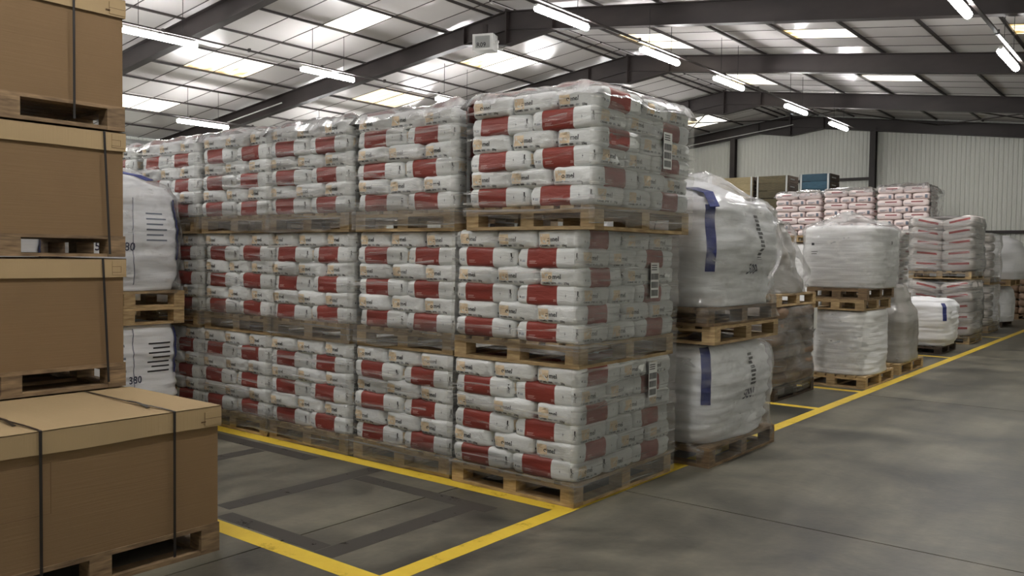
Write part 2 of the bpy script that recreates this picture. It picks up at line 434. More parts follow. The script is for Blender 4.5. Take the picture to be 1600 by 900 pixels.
for a in ((-2.93, -5, -2.82, 30), (-14, 4.13, -2.93, 4.25), (-14, 2.63, -2.93, 2.75), (-9, 8.66, -2.93, 8.77), (-9, 10.12, -2.93, 10.23), (-9, 14.75, -2.93, 14.86), (-9, 19.4, -2.93, 19.5)):
    o = floor_strip('painted_line', *a, MT['yellow']); o['label'] = 'yellow painted floor line'
for a in ((-3.42, 2.76, -3.28, 3.83), (-4.35, 3.83, -3.2, 3.95), (-4.3, 2.77, -3.43, 2.88), (-4.5, 2.9, -4.36, 4.12), (-6.3, 3.95, -5.0, 4.08), (-5.6, 3.2, -5.46, 3.94)):
    o = floor_strip('old_line', *a, MT['oldline'], .0008); o['label'] = 'dark overpainted old floor line'

# corrugated walls
def cladding(x0, x1, top, pitch=.14, dep=.016):
    """vertical ribs along local X, facing -Y"""
    b = MB(); n = int((x1 - x0) / pitch); prof = []
    for i in range(n + 1):
        x = x0 + (x1 - x0) * i / n; q = (x1 - x0) / n
        for dx, dy in ((0, 0), (.55, 0), (.65, -dep), (.9, -dep)):
            xx = x + dx * q
            if xx <= x1: prof.append((xx, dy))
    vs = []
    for x, y in prof: vs += [(x, y, 0), (x, y, top(x))]
    b.add(vs, [(2 * i, 2 * i + 2, 2 * i + 3, 2 * i + 1) for i in range(len(prof) - 1)])
    b.box(x0, .02, 0, x1, .08, min(top(x0), top(x1)))
    return b
wb = tag(put('wall_back', cladding(XL, XR, lambda x: roof(x) + .02).mesh('wall_back', MT['wall']), loc=(0, Y1, 0)), 'pale ribbed metal gable wall at the far end', 'wall', kind='structure')
for x in (-25.0, -19.7, -14.4, -9.1, -3.8, 1.5):
    b = MB(); b.box(x - .1, -.32, 0, x + .1, -.3, roof(x) - .4); b.box(x - .1, -.1, 0, x + .1, -.08, roof(x) - .4); b.box(x - .02, -.3, 0, x + .02, -.1, roof(x) - .4)
    put('column', b.mesh('column', MT['purlin']), wb)
for x0, x1, z in ((-14.4, -9.1, 4.45), (-19.7, -14.4, 4.45), (-9.1, -3.8, 2.5), (-3.8, 1.5, 2.5), (-14.4, -9.1, 2.5)):
    b = MB(); b.box(x0, -.12, z - .05, x1, -.04, z + .05); put('girt', b.mesh('girt', MT['purlin']), wb)
tag(put('wall_front', cladding(XL, XR, lambda x: roof(x) + .02).mesh('wall_front', MT['wall']), loc=(XL + XR, Y0, 0), rot=(0, 0, math.pi)), 'pale ribbed metal end wall', 'wall', kind='structure')
eL, eR = roof(XL), roof(XR)
wl = tag(put('wall_left', cladding(0, Y1 - Y0, lambda x: eL).mesh('wall_left', MT['wall']), loc=(XL, Y0, 0), rot=(0, 0, math.pi / 2)), 'pale ribbed metal side wall seen over the sack stacks', 'wall', kind='structure')
b = MB(); b.box(0, -.3, eL - .28, Y1 - Y0, -.06, eL - .12); put('eaves_beam', b.mesh('eaves_beam', MT['galv']), wl)
tag(put('wall_right', cladding(0, Y1 - Y0, lambda x: eR).mesh('wall_right', MT['wall']), loc=(XR, Y1, 0), rot=(0, 0, -math.pi / 2)), 'pale ribbed metal side wall', 'wall', kind='structure')

# roof: backing, panels, purlins
PL = [RX - .04, -12.6, -14.0, -15.4, -16.83, -18.22, -19.66, -21.05, -22.5, -23.9, -25.4, XL]
PR = [RX + .04, -11.08, -9.78, -8.4, -7.03, -5.61, -4.18, -2.8, -1.4, 0.0, 1.4, XR]
JY = [-6, -5.1, -4.2, -3.2, -2.3, -1.4, -.4, .6, 1.5, 2.4, 3.4, 4.3, 5.3, 6.2, 7.15, 8.1, 9.0, 9.95, 10.85, 11.75, 12.6, 13.5, 14.5, 15.35, 16.2, 17.15, 18.05, 18.95, 19.85, 20.7, 21.7, 22.7, 23.6, 24.5, 25.4, 26.5, 27.5, 28.45, 29.35, 30.2, 31.05, 32.5]
SKYL = [(-19.66, 11.75, 'sky_dirty'), (-19.66, 12.6, 'sky_dirty'), (-23.9, 11.75, 'sky_clean'), (-23.9, 12.6, 'sky_clean'), (-15.4, 12.6, 'sky_clean'),
        (-19.66, 17.15, 'sky_rib'), (-19.66, 18.05, 'sky_rib'), (-15.4, 17.15, 'sky_dirty'), (-15.4, 18.05, 'sky_clean'), (-11.08, 18.05, 'sky_dirty'), (-11.08, 18.95, 'sky_dirty'),
        (-7.03, 18.05, 'sky_dirty'), (-11.08, 23.6, 'sky_clean'), (-11.08, 24.5, 'sky_dirty'), (-7.03, 23.6, 'sky_clean'), (-2.8, 18.05, 'sky_dirty'), (-15.4, 23.6, 'sky_clean'), (-15.4, 24.5, 'sky_clean'),
        (-15.4, 29.35, 'sky_dirty'), (-15.4, 30.2, 'sky_clean'), (-2.8, 29.35, 'sky_clean'), (-7.03, 29.35, 'sky_clean'), (-19.66, 5.3, 'sky_clean'), (-7.03, 6.2, 'sky_clean'), (-11.08, 1.5, 'sky_clean'), (-2.8, .6, 'sky_clean'), (-15.4, 1.5, 'sky_clean')]
unit = MB(); unit.box(-.5, -.5, -.5, .5, .5, .5); 
PM = unit.mesh('panel', MT['panel'])
SM = {k: unit.mesh('daylight_panel', MT[k]) for k in ('sky_clean', 'sky_dirty', 'sky_rib')}
for side, P_ in ((-1, PL), (1, PR)):
    b = MB(); xo = XL if side < 0 else XR
    b.add([(RX, Y0, 7.06), (RX, Y1, 7.06), (xo, Y1, roof(xo) + .06), (xo, Y0, roof(xo) + .06), (RX, Y0, 7.12), (RX, Y1, 7.12), (xo, Y1, roof(xo) + .12), (xo, Y0, roof(xo) + .12)],
          [(0, 1, 2, 3), (7, 6, 5, 4), (0, 3, 7, 4), (1, 5, 6, 2), (2, 6, 7, 3), (0, 4, 5, 1)])
    ce = tag(put('ceiling', b.mesh('ceiling', MT['joint'])), ('left' if side < 0 else 'right') + ' roof slope lined with white rectangular panels and daylight sheets', 'ceiling', kind='structure')
    ang = math.atan(.124) * (1 if side < 0 else -1)
    rest = MB(); cnt = 0
    cells = []
    for i in range(len(P_) - 1):
        xa, xb = sorted((P_[i], P_[i + 1]))
        for j in range(len(JY) - 1):
            cells.append((xa, xb, JY[j], JY[j + 1]))
    # cells in front of the camera first
    cells.sort(key=lambda c: (0 if (c[2] > 7.5 and c[2] > 4.4 + 0 and (c[1] > -25)) else 1, abs(c[2] - 16)))
    for xa, xb, ya, yb in cells:
        cx, cy = (xa + xb) / 2, (ya + yb) / 2
        sx = (xb - xa) / math.cos(ang) - .02; sy = yb - ya - .028
        sk = [s for s in SKYL if abs(s[0] - xa) < .05 and abs(s[1] - ya) < .05]
        if sk:
            o = put('daylight_panel', SM[sk[0][2]], ce, (cx, cy, roof(cx) + .012), (0, ang * -1, 0), (sx, sy, .02)); o['label'] = 'glowing daylight roof sheet' + (' with brown grime' if sk[0][2] == 'sky_dirty' else '')
        elif cnt < 290 and sx > .3:
            put('panel', PM, ce, (cx, cy, roof(cx) + .012), (0, -ang, 0), (sx, sy, .024)); cnt += 1
        else:
            z0, z1 = roof(xa), roof(xb)
            rest.add([(xa + .01, ya + .014, z0), (xb - .01, ya + .014, z1), (xb - .01, yb - .014, z1), (xa + .01, yb - .014, z0), (xa + .01, ya + .014, z0 + .024), (xb - .01, ya + .014, z1 + .024), (xb - .01, yb - .014, z1 + .024), (xa + .01, yb - .014, z0 + .024)],
                     [(0, 3, 2, 1), (4, 5, 6, 7), (0, 1, 5, 4), (1, 2, 6, 5), (2, 3, 7, 6), (3, 0, 4, 7)])
    for yj in JY[1:-1]:
        bs = MB(); xi = RX
        bs.add([(xi, yj - .009, roof(xi) - .006), (xo, yj - .013, roof(xo) - .006), (xo, yj + .013, roof(xo) - .006), (xi, yj + .013, roof(xi) - .006), (xi, yj - .013, roof(xi) + .03), (xo, yj - .013, roof(xo) + .03), (xo, yj + .013, roof(xo) + .03), (xi, yj + .013, roof(xi) + .03)],
               [(0, 1, 2, 3), (7, 6, 5, 4), (0, 4, 5, 1), (3, 2, 6, 7), (0, 3, 7, 4), (1, 5, 6, 2)] if side < 0 else [(3, 2, 1, 0), (4, 5, 6, 7), (1, 5, 4, 0), (7, 6, 2, 3), (4, 7, 3, 0), (2, 6, 5, 1)])
        put('joint_strip', bs.mesh('joint_strip', MT['purlin']), ce)
    if rest.v: tag(put('panel', rest.mesh('panel', MT['panel']), ce), kind='stuff')
purl = [(x, .045) for x in PL[1:-1]] + [(x, .05) for x in PR[1:-1]] + [(-12.32, .04)]
for x, wd in purl:
    b = MB(); z = roof(x); b.box(-wd / 2, Y0, -.05, wd / 2, Y1 - .3, -.005)
    tag(put('roof_beam_purlin', b.mesh('purlin', MT['purlin']), loc=(x, 0, z)), 'thin dark purlin running the length of the roof', 'beam', 'purlins under the roof panels', 'structure')
for k, y in enumerate(FR):
    b = MB(); segs = [XL + .3, -22, -17, RX - 1.25, RX, RX + 1.25, -6, -2, XR - .3]
    def bot(x):
        if abs(x - RX) < 1.26: return 6.33 - .17 * (1 - abs(x - RX) / 1.25)
        return roof(x) - .52
    for i in range(len(segs) - 1):
        xa, xb = segs[i], segs[i + 1]
        def slab(za, zb, zc, zd, w_):
            b.add([(xa, -w_, za), (xb, -w_, zb), (xb, w_, zb), (xa, w_, za), (xa, -w_, zc), (xb, -w_, zd), (xb, w_, zd), (xa, w_, zc)],
                  [(0, 3, 2, 1), (4, 5, 6, 7), (0, 1, 5, 4), (1, 2, 6, 5), (2, 3, 7, 6), (3, 0, 4, 7)])
        ta, tb = roof(xa) - .09, roof(xb) - .09
        slab(bot(xa) + .012, bot(xb) + .012, ta - .012, tb - .012, .008)
        slab(bot(xa), bot(xb), bot(xa) + .016, bot(xb) + .016, .1)
        slab(ta - .016, tb - .016, ta, tb, .1)
        if abs(xa - RX) < 1.3:
            # the original flange of the rafter carries on inside the haunch
            slab(roof(xa) - .5, roof(xb) - .5, roof(xa) - .488, roof(xb) - .488, .06)
    b.box(RX - .02, -.1, 6.16, RX + .02, .1, 6.95)
    for x in (RX - 1.25, RX + 1.25): b.box(x - .008, -.09, 6.34, x + .008, .09, roof(x) - .1)
    for x in (XL + .35, XR - .35):
        b.box(x - .2, -.1, 0, x - .18, .1, roof(x) - .1); b.box(x + .18, -.1, 0, x + .2, .1, roof(x) - .1); b.box(x - .18, -.008, 0, x + .18, .008, roof(x) - .1)
    tag(put('roof_beam', b.mesh('roof_beam', MT['steel']), loc=(0, y, 0)), 'dark brown steel portal rafter with haunched apex, frame %s' % ['behind the viewer', 'above the viewer', 'overhead', 'nearest of those in view', 'second in view, carrying the grey box', 'third in view', 'fourth in view', 'against the gable wall'][k], 'beam', kind='structure')
# wind bracing rods in the last bay
for k, (x0, y0, x1, y1) in enumerate(((-16.8, 26.4, -12.2, 32.2), (-12.2, 26.4, -16.8, 32.2), (-12.0, 26.4, -7.0, 32.2), (-7.0, 26.4, -12.0, 32.2), (-7, 26.4, -2, 32.2), (-2, 26.4, -7, 32.2))):
    b = MB(); b.tube([(x0, y0, roof(x0) - .22), (x1, y1, roof(x1) - .22)], .02, 6)
    tag(put('bracing_rod', b.mesh('bracing_rod', MT['purlin'])), 'thin dark diagonal roof brace in the far bay, ' + ['left pair, running right', 'left pair, running left', 'middle pair, running right', 'middle pair, running left', 'right pair, running right', 'right pair, running left'][k], 'rod', 'crossed roof braces in the far bay')
# white conduits clipped on the rafters
for k, (xa, xb, y, dz, lab) in enumerate(((-17.2, -11.95, 32.1, .42, 'white conduit clipped along the far gable rafter'), (-22.6, -20.0, 14.95, .36, 'white conduit on the lower end of a rafter above the left stacks'))):
    b = MB(); b.tube([(xa, y, roof(xa) - dz), (xb, y, roof(xb) - dz)], .018, 6)
    tag(put('conduit', b.mesh('conduit', MT['plastic_white'])), lab, 'pipe')

# lamps
def make_lamp():
    t = thing('batten_lamp', (0, 0, 0), 'x', 'lamp')
    b = MB(); b.box(-.03, -.75, .03, .03, .75, .07); put('housing', b.mesh('housing', MT['plastic_white']), t)
    b = MB(); b.tube([(0, -.74, 0), (0, -.70, 0), (0, .70, 0), (0, .74, 0)], .055, 12); me = b.mesh('diffuser', MT['tube'], True); put('diffuser', me, t)
    for y in (-.45, .45):
        b = MB(); b.tube([(0, y, .07), (0, y, .95)], .006, 5); put('suspension_wire', b.mesh('suspension_wire', MT['black']), t)
    return t
lamp0 = make_lamp(); used = False
ROWS = [('left slope row', -15.5, 5.54, [-4, 0, 4.0, 8.07, 12.1, 16.4, 20.6, 24.8]), ('row nearest the ridge', -8.5, 5.52, [-3.5, .2, 3.2, 7.5, 11.32, 14.73, 18.0, 22.26, 25.8]),
        ('lowest row on the left', -20.8, 4.89, [0, 4.1, 8.2, 12.28, 16.6, 20.8]), ('row over the aisle', -2.45, 4.77, [-4, 0, 3.3, 7.6, 11.3, 15.25])]
ORD = ['nearest', 'second', 'third', 'fourth', 'fifth', 'sixth', 'seventh', 'eighth', 'ninth']
for nm, x, z, yl in ROWS:
    for k, y in enumerate(yl):
        lab = 'glowing white tube lamp, %s lamp of the %s' % (ORD[k] if k else 'first', nm)
        if not used: o = lamp0; o.location = (x, y + .75, z); o['label'] = lab; o['group'] = 'tube lamps under the roof'; used = True
        else: o = tree_copy(lamp0, (x, y + .75, z), lab, 'tube lamps under the roof')
    b = MB(); b.box(-.025, Y0 + 1, .1, .025, yl[-1] + 2, .13)
    for y in [Y0 + 1.5 + 1.9 * i for i in range(int((yl[-1] - Y0) / 1.9))]: b.box(-.03, y, .09, .03, y + .04, .16)
    tag(put('cable_tray', b.mesh('cable_tray', MT['purlin']), loc=(x + .07, 0, z)), 'thin metal cable tray above the %s of lamps' % nm, 'cable tray')
# grey box hanging from the second rafter apex
t = thing('numbered_box', (-12.5, 14.78, 6.02), 'pale grey numbered box hanging under the rafter apex', 'box', rz=math.radians(20))
b = MB(); b.box(-.24, -.16, 0, .24, .16, .36); put('body', b.mesh('body', MT['plastic_white']), t)
b = MB(); b.box(-.17, -.175, .05, .17, -.158, .31); put('front_panel', b.mesh('front_panel', MT['galv']), t)
b = MB(); vs, fs = text_geo('R09'); b.add([(-.14 + x * .14, -.178, .07 + y * .14) for x, y in vs], fs); put('numerals', b.mesh('numerals', MT['ink']), t)
b = MB(); b.box(-.05, -.04, .36, .05, .04, .6); put('bracket', b.mesh('bracket', MT['steel']), t)
b = MB(); b.tube([(.3, 0, .22), (.3, 0, .05), (.42, 0, .02)], .015, 6); b.tube([(.24, 0, .2), (.32, 0, .2)], .03, 8); put('cable', b.mesh('cable', MT['plastic_white']), t)

# ------------------------------------------------------------------ pallets
def pallet(cx, cy, z, wx, dy, label, h=.144, mt='wood', rz=0.0, nb=7, group='wooden pallets', tilt=(0, 0)):
    t = thing('wooden_pallet', (cx, cy, z), label, 'pallet', group, rz)
    t.rotation_euler = (tilt[0], tilt[1], rz)
    M_ = MT[mt]; bt = h * .15; bl = h - 3 * bt
    bw = .1
    ysr = (-dy / 2 + bw / 2, 0, dy / 2 - bw / 2); xsr = (-wx / 2 + bw / 2, 0, wx / 2 - bw / 2)
    for y in (ysr[0], ysr[2]): put('base_board', boxmesh(wx, bw, bt, M_), t, (0, y, bt / 2))
    for x in xsr: put('base_board', boxmesh(bw, dy - 2 * bw - .004, bt, M_), t, (x, 0, bt / 2))
    for x in xsr:
        for y in ysr: put('block', boxmesh(bw, bw, bl, M_), t, (x, y, bt + bl / 2))
    for y in ysr: put('stringer_board', boxmesh(wx, bw, bt, M_), t, (0, y, bt * 1.5 + bl))
    for i in range(nb):
        x = -wx / 2 + bw / 2 + i * (wx - bw) / (nb - 1)
        put('deck_board', boxmesh(bw * .98, dy, bt, M_), t, (x, 0, h - bt / 2 + .0005))
    return t

# ------------------------------------------------------------------ red-banded sacks
SACK_V = []
END_ITEMS = [('rect', -.132, -.030, -.056, .034, 1), ('rect', -.122, .012, -.085, .014, 2), ('rect', -.122, -.012, -.119, .012, 2), ('rect', -.108, -.012, -.105, .010, 2), ('rect', -.094, -.012, -.091, .010, 2), ('rect', -.122, -.022, -.064, -.0205, 2), ('text', 'o', -.081, -.012, .042, 0), ('text', "mel", -.053, -.012, .042, 0), ('text', "mel", -.0522, -.012, .042, 0),
             ('text', 'CARAMEL', -.134, -.043, .0150, 0), ('text', 'CARAMEL', -.1332, -.0435, .0150, 0), ('text', '3000', -.060, -.043, .0155, 0), ('text', '3000', -.0592, -.0435, .0155, 0), ('text', 'EEC.', -.012, -.042, .0155, 3), ('text', '25kg', .030, -.043, .0180, 0), ('text', '25kg', .0308, -.0435, .0180, 0),
             ('rect', -.155, -.03, -.1545, .03, 3)]
SIDE_ITEMS = [('text', '25kg', .218, -.030, .018, 0, math.pi / 2), ('rect', .209, .004, .218, .028, 0), ('rect', .13, -.004, .137, .001, 0), ('rect', .132, -.015, .1335, .012, 3),
              ('rect', -.212, -.022, -.205, -.010, 0), ('rect', -.196, -.016, -.170, -.013, 3), ('rect', -.196, -.024, -.170, -.020, 3),
              ('rect', -.135, -.022, -.085, -.019, 4), ('rect', -.135, -.029, -.09, -.027, 4), ('rect', -.135, -.036, -.075, -.034, 4), ('text', '25', .045, -.038, .020, 4), ('rect', .2, -.036, .2008, .034, 3)]
for s in range(5):
    vs, fs = pillow(.500, .334, .134, s * 1.7 + .3, 8, (24, 16, 8), .008, pz=.8)
    b = MB(); b.add(vs, fs); me = b.mesh('sack', MT['sack'], True)
    bv = BVHTree.FromPolygons(vs, fs); d = MB()
    decal(bv, d, (-.25, 0, 0), (0, -1, 0), (0, 0, 1), END_ITEMS); decal(bv, d, (.25, 0, 0), (0, 1, 0), (0, 0, 1), END_ITEMS)
    decal(bv, d, (0, -.166, 0), (1, 0, 0), (0, 0, 1), SIDE_ITEMS)
    SACK_V.append((me, d.mesh('print', [MT['ink'], MT['peach'], MT['tan'], MT['ink_blue'], MT['white_ink']])))
GR = 'white red-banded sacks stacked on pallets'
def sack(x, y, z, rz, label, j=.008):
    me, pm = random.choice(SACK_V)
    o = put('sack', me, None, (x + random.uniform(-j, j), y + random.uniform(-j, j), z), (random.uniform(-.02, .02), random.uniform(-.012, .012), rz + random.uniform(-.025, .025)))
    tag(o, label, 'sack', GR); tag(put('print', pm, o), kind='stuff')
    return o
PI = math.pi
LAY = ['bottom', 'second', 'third', 'fourth', 'fifth', 'top']
TIER = ['lowest', 'middle', 'top']
POS3 = ['left', 'centre', 'right']
def load(x0, y0, z0, tier, stackname, aisle_side, cols=(0, 1, 2), lean=(0, 0), ks=range(6)):
    """six crossed layers of sacks; only the faces one can see are laid"""
    LH = .1135
    for k in ks:
        z = z0 + LH * (k + .5) + .004
        lx = lean[0] * k; ly = lean[1] * k
        where = '%s layer, %s pallet, %s' % (LAY[k], TIER[tier], stackname)
        if k % 2 == 1:          # ends to the front
            for i in cols:
                sack(x0 + .167 + .333 * i + lx, y0 + .25 + ly, z, PI / 2, 'white sack end-on, %s, %s' % (POS3[i], where))
            if aisle_side:
                sack(x0 + .75 + lx, y0 + .667 + ly, z, 0, 'white sack end, side face, middle, ' + where)
                sack(x0 + .75 + lx, y0 + 1.0 + ly, z, 0, 'white sack end, side face, rear, ' + where)
        else:
            for i in range(2):
                if i == 0 and 0 not in cols: continue
                sack(x0 + .25 + .5 * i + lx, y0 + .167 + ly, z, 0, 'white sack showing its red band, %s, %s' % (('left', 'right')[i], where))
            if aisle_side:
                sack(x0 + .75 + lx, y0 + .5 + ly, z, 0, 'white sack end, side face, middle, ' + where)
                sack(x0 + .833 + lx, y0 + .925 + ly, z, PI / 2, 'red-banded sack, side face, rear, ' + where)

def film_wall(b, pts, z0, z1, amp, seed, mi=0, nz=None, flare=0.0):
    """sheet hung along a polyline (x, y, nx, ny); z0/z1 numbers or functions of arc length"""
    L_ = [0]
    for i in range(1, len(pts)): L_.append(L_[-1] + math.hypot(pts[i][0] - pts[i - 1][0], pts[i][1] - pts[i - 1][1]))
    f0 = z0 if callable(z0) else (lambda s: z0); f1 = z1 if callable(z1) else (lambda s: z1)
    hh = abs(f1(0) - f0(0)); nz = nz or max(2, int(hh / .02)); vs = []
    for i, (x, y, nx, ny) in enumerate(pts):
        s = L_[i]; a, c = f0(s), f1(s)
        for j in range(nz + 1):
            t = j / nz; z = a + (c - a) * t
            d = NZ(Vector((s * 2.2, z * 26 + s * 1.5, seed))) * amp + NZ(Vector((s * 7, z * 7, seed + 9))) * amp * .6 + flare * (1 - t) ** 2
            vs.append((x + nx * d, y + ny * d, z))
    n = nz + 1
    b.add(vs, [(i * n + j, (i + 1) * n + j, (i + 1) * n + j + 1, i * n + j + 1) for i in range(len(pts) - 1) for j in range(nz)], mi)
def line_pts(x0, y0, x1, y1, nx, ny, step=.04):
    n = max(1, int(math.hypot(x1 - x0, y1 - y0) / step)); return [(x0 + (x1 - x0) * i / n, y0 + (y1 - y0) * i / n, nx, ny) for i in range(n + 1)]
def corner_pts(cx, cy, r, a0, a1, n=5):
    return [(cx + r * math.cos(a0 + (a1 - a0) * i / n), cy + r * math.sin(a0 + (a1 - a0) * i / n), math.cos(a0 + (a1 - a0) * i / n), math.sin(a0 + (a1 - a0) * i / n)) for i in range(n + 1)]
def rect_path(x0, y0, x1, y1, r, faces='LFRB'):
    """round-cornered path: left side down, front, right side, back"""
    p = []
    if 'L' in faces: p += line_pts(x0, y1 - r, x0, y0 + r, -1, 0)
    if 'L' in faces and 'F' in faces: p += corner_pts(x0 + r, y0 + r, r, PI, 1.5 * PI)
    if 'F' in faces: p += line_pts(x0 + r, y0, x1 - r, y0, 0, -1)
    if 'F' in faces and 'R' in faces: p += corner_pts(x1 - r, y0 + r, r, 1.5 * PI, 2 * PI)
    if 'R' in faces: p += line_pts(x1, y0 + r, x1, y1 - r, 1, 0)
    if 'B' in faces: p += corner_pts(x1 - r, y1 - r, r, 0, .5 * PI) + line_pts(x1 - r, y1, x0 + r, y1, 0, 1)
    return p
def film_top(b, x0, y0, x1, y1, z, amp, seed, drop=.1, mi=0, peak=0.0, n=30):
    vs = []
    for j in range(n + 1):
        for i in range(n + 1):
            u, v = i / n * 2 - 1, j / n * 2 - 1
            x = (x0 + x1) / 2 + u * (x1 - x0) / 2; y = (y0 + y1) / 2 + v * (y1 - y0) / 2
            e = max(abs(u), abs(v)); zz = z + (NZ(Vector((x * 3, y * 3, seed))) + .6 * NZ(Vector((x * 9, y * 9, seed)))) * amp
            zz += peak * (1 - e ** 2)
            zz -= drop * max(0, (e - .9) / .1) ** 1.4
            vs.append((x, y, zz))
    b.add(vs, [(j * (n + 1) + i, j * (n + 1) + i + 1, (j + 1) * (n + 1) + i + 1, (j + 1) * (n + 1) + i) for j in range(n) for i in range(n)], mi)

def load_film(x0, y0, zp, tier, stackname, heavy=False, top=False, seed=0, bands=6, faces='LFR'):
    """film round one palletised load: skirt on the pallet, full sheets on the sides, loose bands across the front"""
    x1, y1 = x0 + 1.0, y0 + 1.2; o = .018; zs = zp + .144; zt = zs + .685
    b = MB()
    # skirt over the pallet edge on the front
    ph = seed * 1.3
    lowf = lambda s: zp + (.02 if heavy else .075) + .03 * NZ(Vector((s * 4, ph, 0))) + .02 * math.sin(s * 3 + ph)
    film_wall(b, line_pts(x0 - .005, y0 - o, x1 + .005, y0 - o, 0, -1, .025), lowf, lambda s: zs + .055 + .03 * math.sin(s * 4 + ph), .008, seed, (1 if heavy else 0), 9)
    # right hand side: a continuous sheet, wrapped round the corner a little
    if 'R' in faces:
        film_wall(b, corner_pts(x1 - .05 + o, y0 + .05 - o, .05, 1.5 * PI, 2 * PI) + line_pts(x1 + o, y0 + .06, x1 + o, y1, 1, 0), lambda s: zp + .03 + .04 * NZ(Vector((s * 5, ph, 3))), zt + .0, .012, seed + 5, 1, 34)
    if 'L' in faces:
        film_wall(b, line_pts(x0 - o, y1, x0 - o, y0 + .03, -1, 0, .08), zp + .1, zt, .008, seed + 6, 1, 12)
    # narrow slanting bands across the front
    rnd = random.Random(seed * 13 + 5)
    for k in range(bands):
        za = zs + .05 + (zt - zs - .1) * (k + rnd.random() * .8) / bands; sl = rnd.uniform(-.10, .10); hh = rnd.uniform(.008, .035)
        s0 = rnd.uniform(0, .25) if rnd.random() < .5 else 0; s1 = rnd.uniform(.75, 1.0)
        film_wall(b, line_pts(x0 + s0, y0 - o - .004, x0 + s1, y0 - o - .004, 0, -1, .03), (lambda za, sl: lambda s: za + sl * (s - .5))(za, sl), (lambda za, sl, hh: lambda s: za + hh + sl * (s - .5) + .01 * math.sin(s * 9))(za, sl, hh), .006, seed + k, 0, 3)
    if top:
        film_top(b, x0 - .03, y0 - .03, x1 + .03, y1 + .02, zt + .03, .035, seed, .075, 2, .05)
        if heavy: pass
    t = tag(put('stretch_film', b.mesh('stretch_film', [MT['film'], MT['film_dense'], MT['film_cap']], True)), 'clear stretch film round the sacks, %s pallet of the %s' % (TIER[tier], stackname), 'stretch film', 'clear film round the sack loads', 'thing')
    return t

STACKS = [('nearest stack', -2.83, (0, .0, .11), True, (0, 1, 2)), ('second stack from the aisle', -3.83, (-.02, .0, .0), True, (0, 1, 2)), ('third stack from the aisle', -4.87, (0, 0, .0), False, (0, 1, 2)),
          ('fourth stack from the aisle', -5.85, (0, .03, .02), False, (0, 1, 2)), ('fifth stack from the aisle', -6.87, (.06, .02, .0), False, (0, 1, 2)), ('sixth stack from the aisle', -7.95, (0, 0, 0), False, (0, 1, 2))]
YF = 4.23
for si, (nm, xr, dx, side, cols) in enumerate(STACKS):
    for tier in range(3):
        if si == 5 and tier < 2:
            if tier == 0: continue
        z = tier * .83
        x0 = xr - 1.0 + dx[tier]; y0 = YF + (0, .01, -.01)[tier] + (.0 if si == 0 else .03)
        w_ = .96 if si else .98
        pallet(x0 + .5, y0 + .6, z, w_, 1.2, '%s wooden pallet of the %s' % (TIER[tier], nm), mt='wood', rz=random.uniform(-.012, .012), group='wooden pallets under sack loads')
        if si == 5 and tier < 2: continue
        load(x0, y0 + .01, z + .144, tier, nm, si == 0, (1, 2) if si == 4 and tier < 2 else cols, ks=(range(2, 6) if si == 5 else range(6)), lean=((.004 if tier == 2 and si == 0 else 0), 0))
        if si == 1:        # the strip of side face seen through the gap next to the nearest stack
            for k in range(1, 6, 2): pass
        load_film(x0, y0, z, tier, nm, heavy=(si in (1, 2, 3)), top=(tier == 2), seed=si * 3 + tier, bands=(5, 6)[si > 0] + (3 if tier == 2 else 0) + (2 if si in (1, 2, 3) else 0))
# support of the far left top load
b = MB(); vs, fs = pillow(1.0, 1.2, .68, 3.3, 9, (20, 20, 12), .012); b.add(vs, fs)
for z in (0,): 
    pallet(-8.45, YF + .6, 0, .98, 1.2, 'lowest wooden pallet hidden behind the left bulk bags', group='wooden pallets under sack loads')
for z, lab in ((.144, 'lowest'), (.974, 'middle')):
    tag(put('wrapped_load', b.mesh('wrapped_load', MT['wrapwhite'], True), loc=(-8.45, YF + .6, z + .342)), 'white wrapped load on the %s pallet behind the left bulk bags' % lab, 'load')
# paper label sheets on the aisle face of the nearest stack
def sheet_label(x, y, z, lab, s=1.0):
    t = thing('paper_label', (x, y, z), lab, 'label', 'pallet labels on the nearest stack')
    b = MB(); b.box(0, -.06 * s, -.13 * s, .002, .06 * s, .13 * s); put('sheet', b.mesh('sheet', MT['paper']), t)
    b = MB()
    rn = random.Random(3)
    for r_ in range(3):
        yy = -.052 * s
        while yy < .048 * s:
            wv = rn.choice((.003, .005, .008)) * s; b.box(.002, yy, (-.115 + r_ * .06) * s, .0026, yy + wv, (-.07 + r_ * .06) * s); yy += wv + rn.choice((.003, .004)) * s
    for r_ in range(3): b.box(.002, -.05 * s, (.075 + r_ * .016) * s, .0026, .03 * s, (.082 + r_ * .016) * s)
    put('barcode', b.mesh('barcode', MT['ink']), t)
sheet_label(-2.80, 5.08, .69, 'white barcode sheet on the lowest load of the nearest stack', .9)
sheet_label(-2.80, 5.08, 1.35, 'white barcode sheet on the middle load of the nearest stack', .9)
sheet_label(-2.69, 5.02, 2.19, 'white barcode sheet on the top load of the nearest stack', .9)

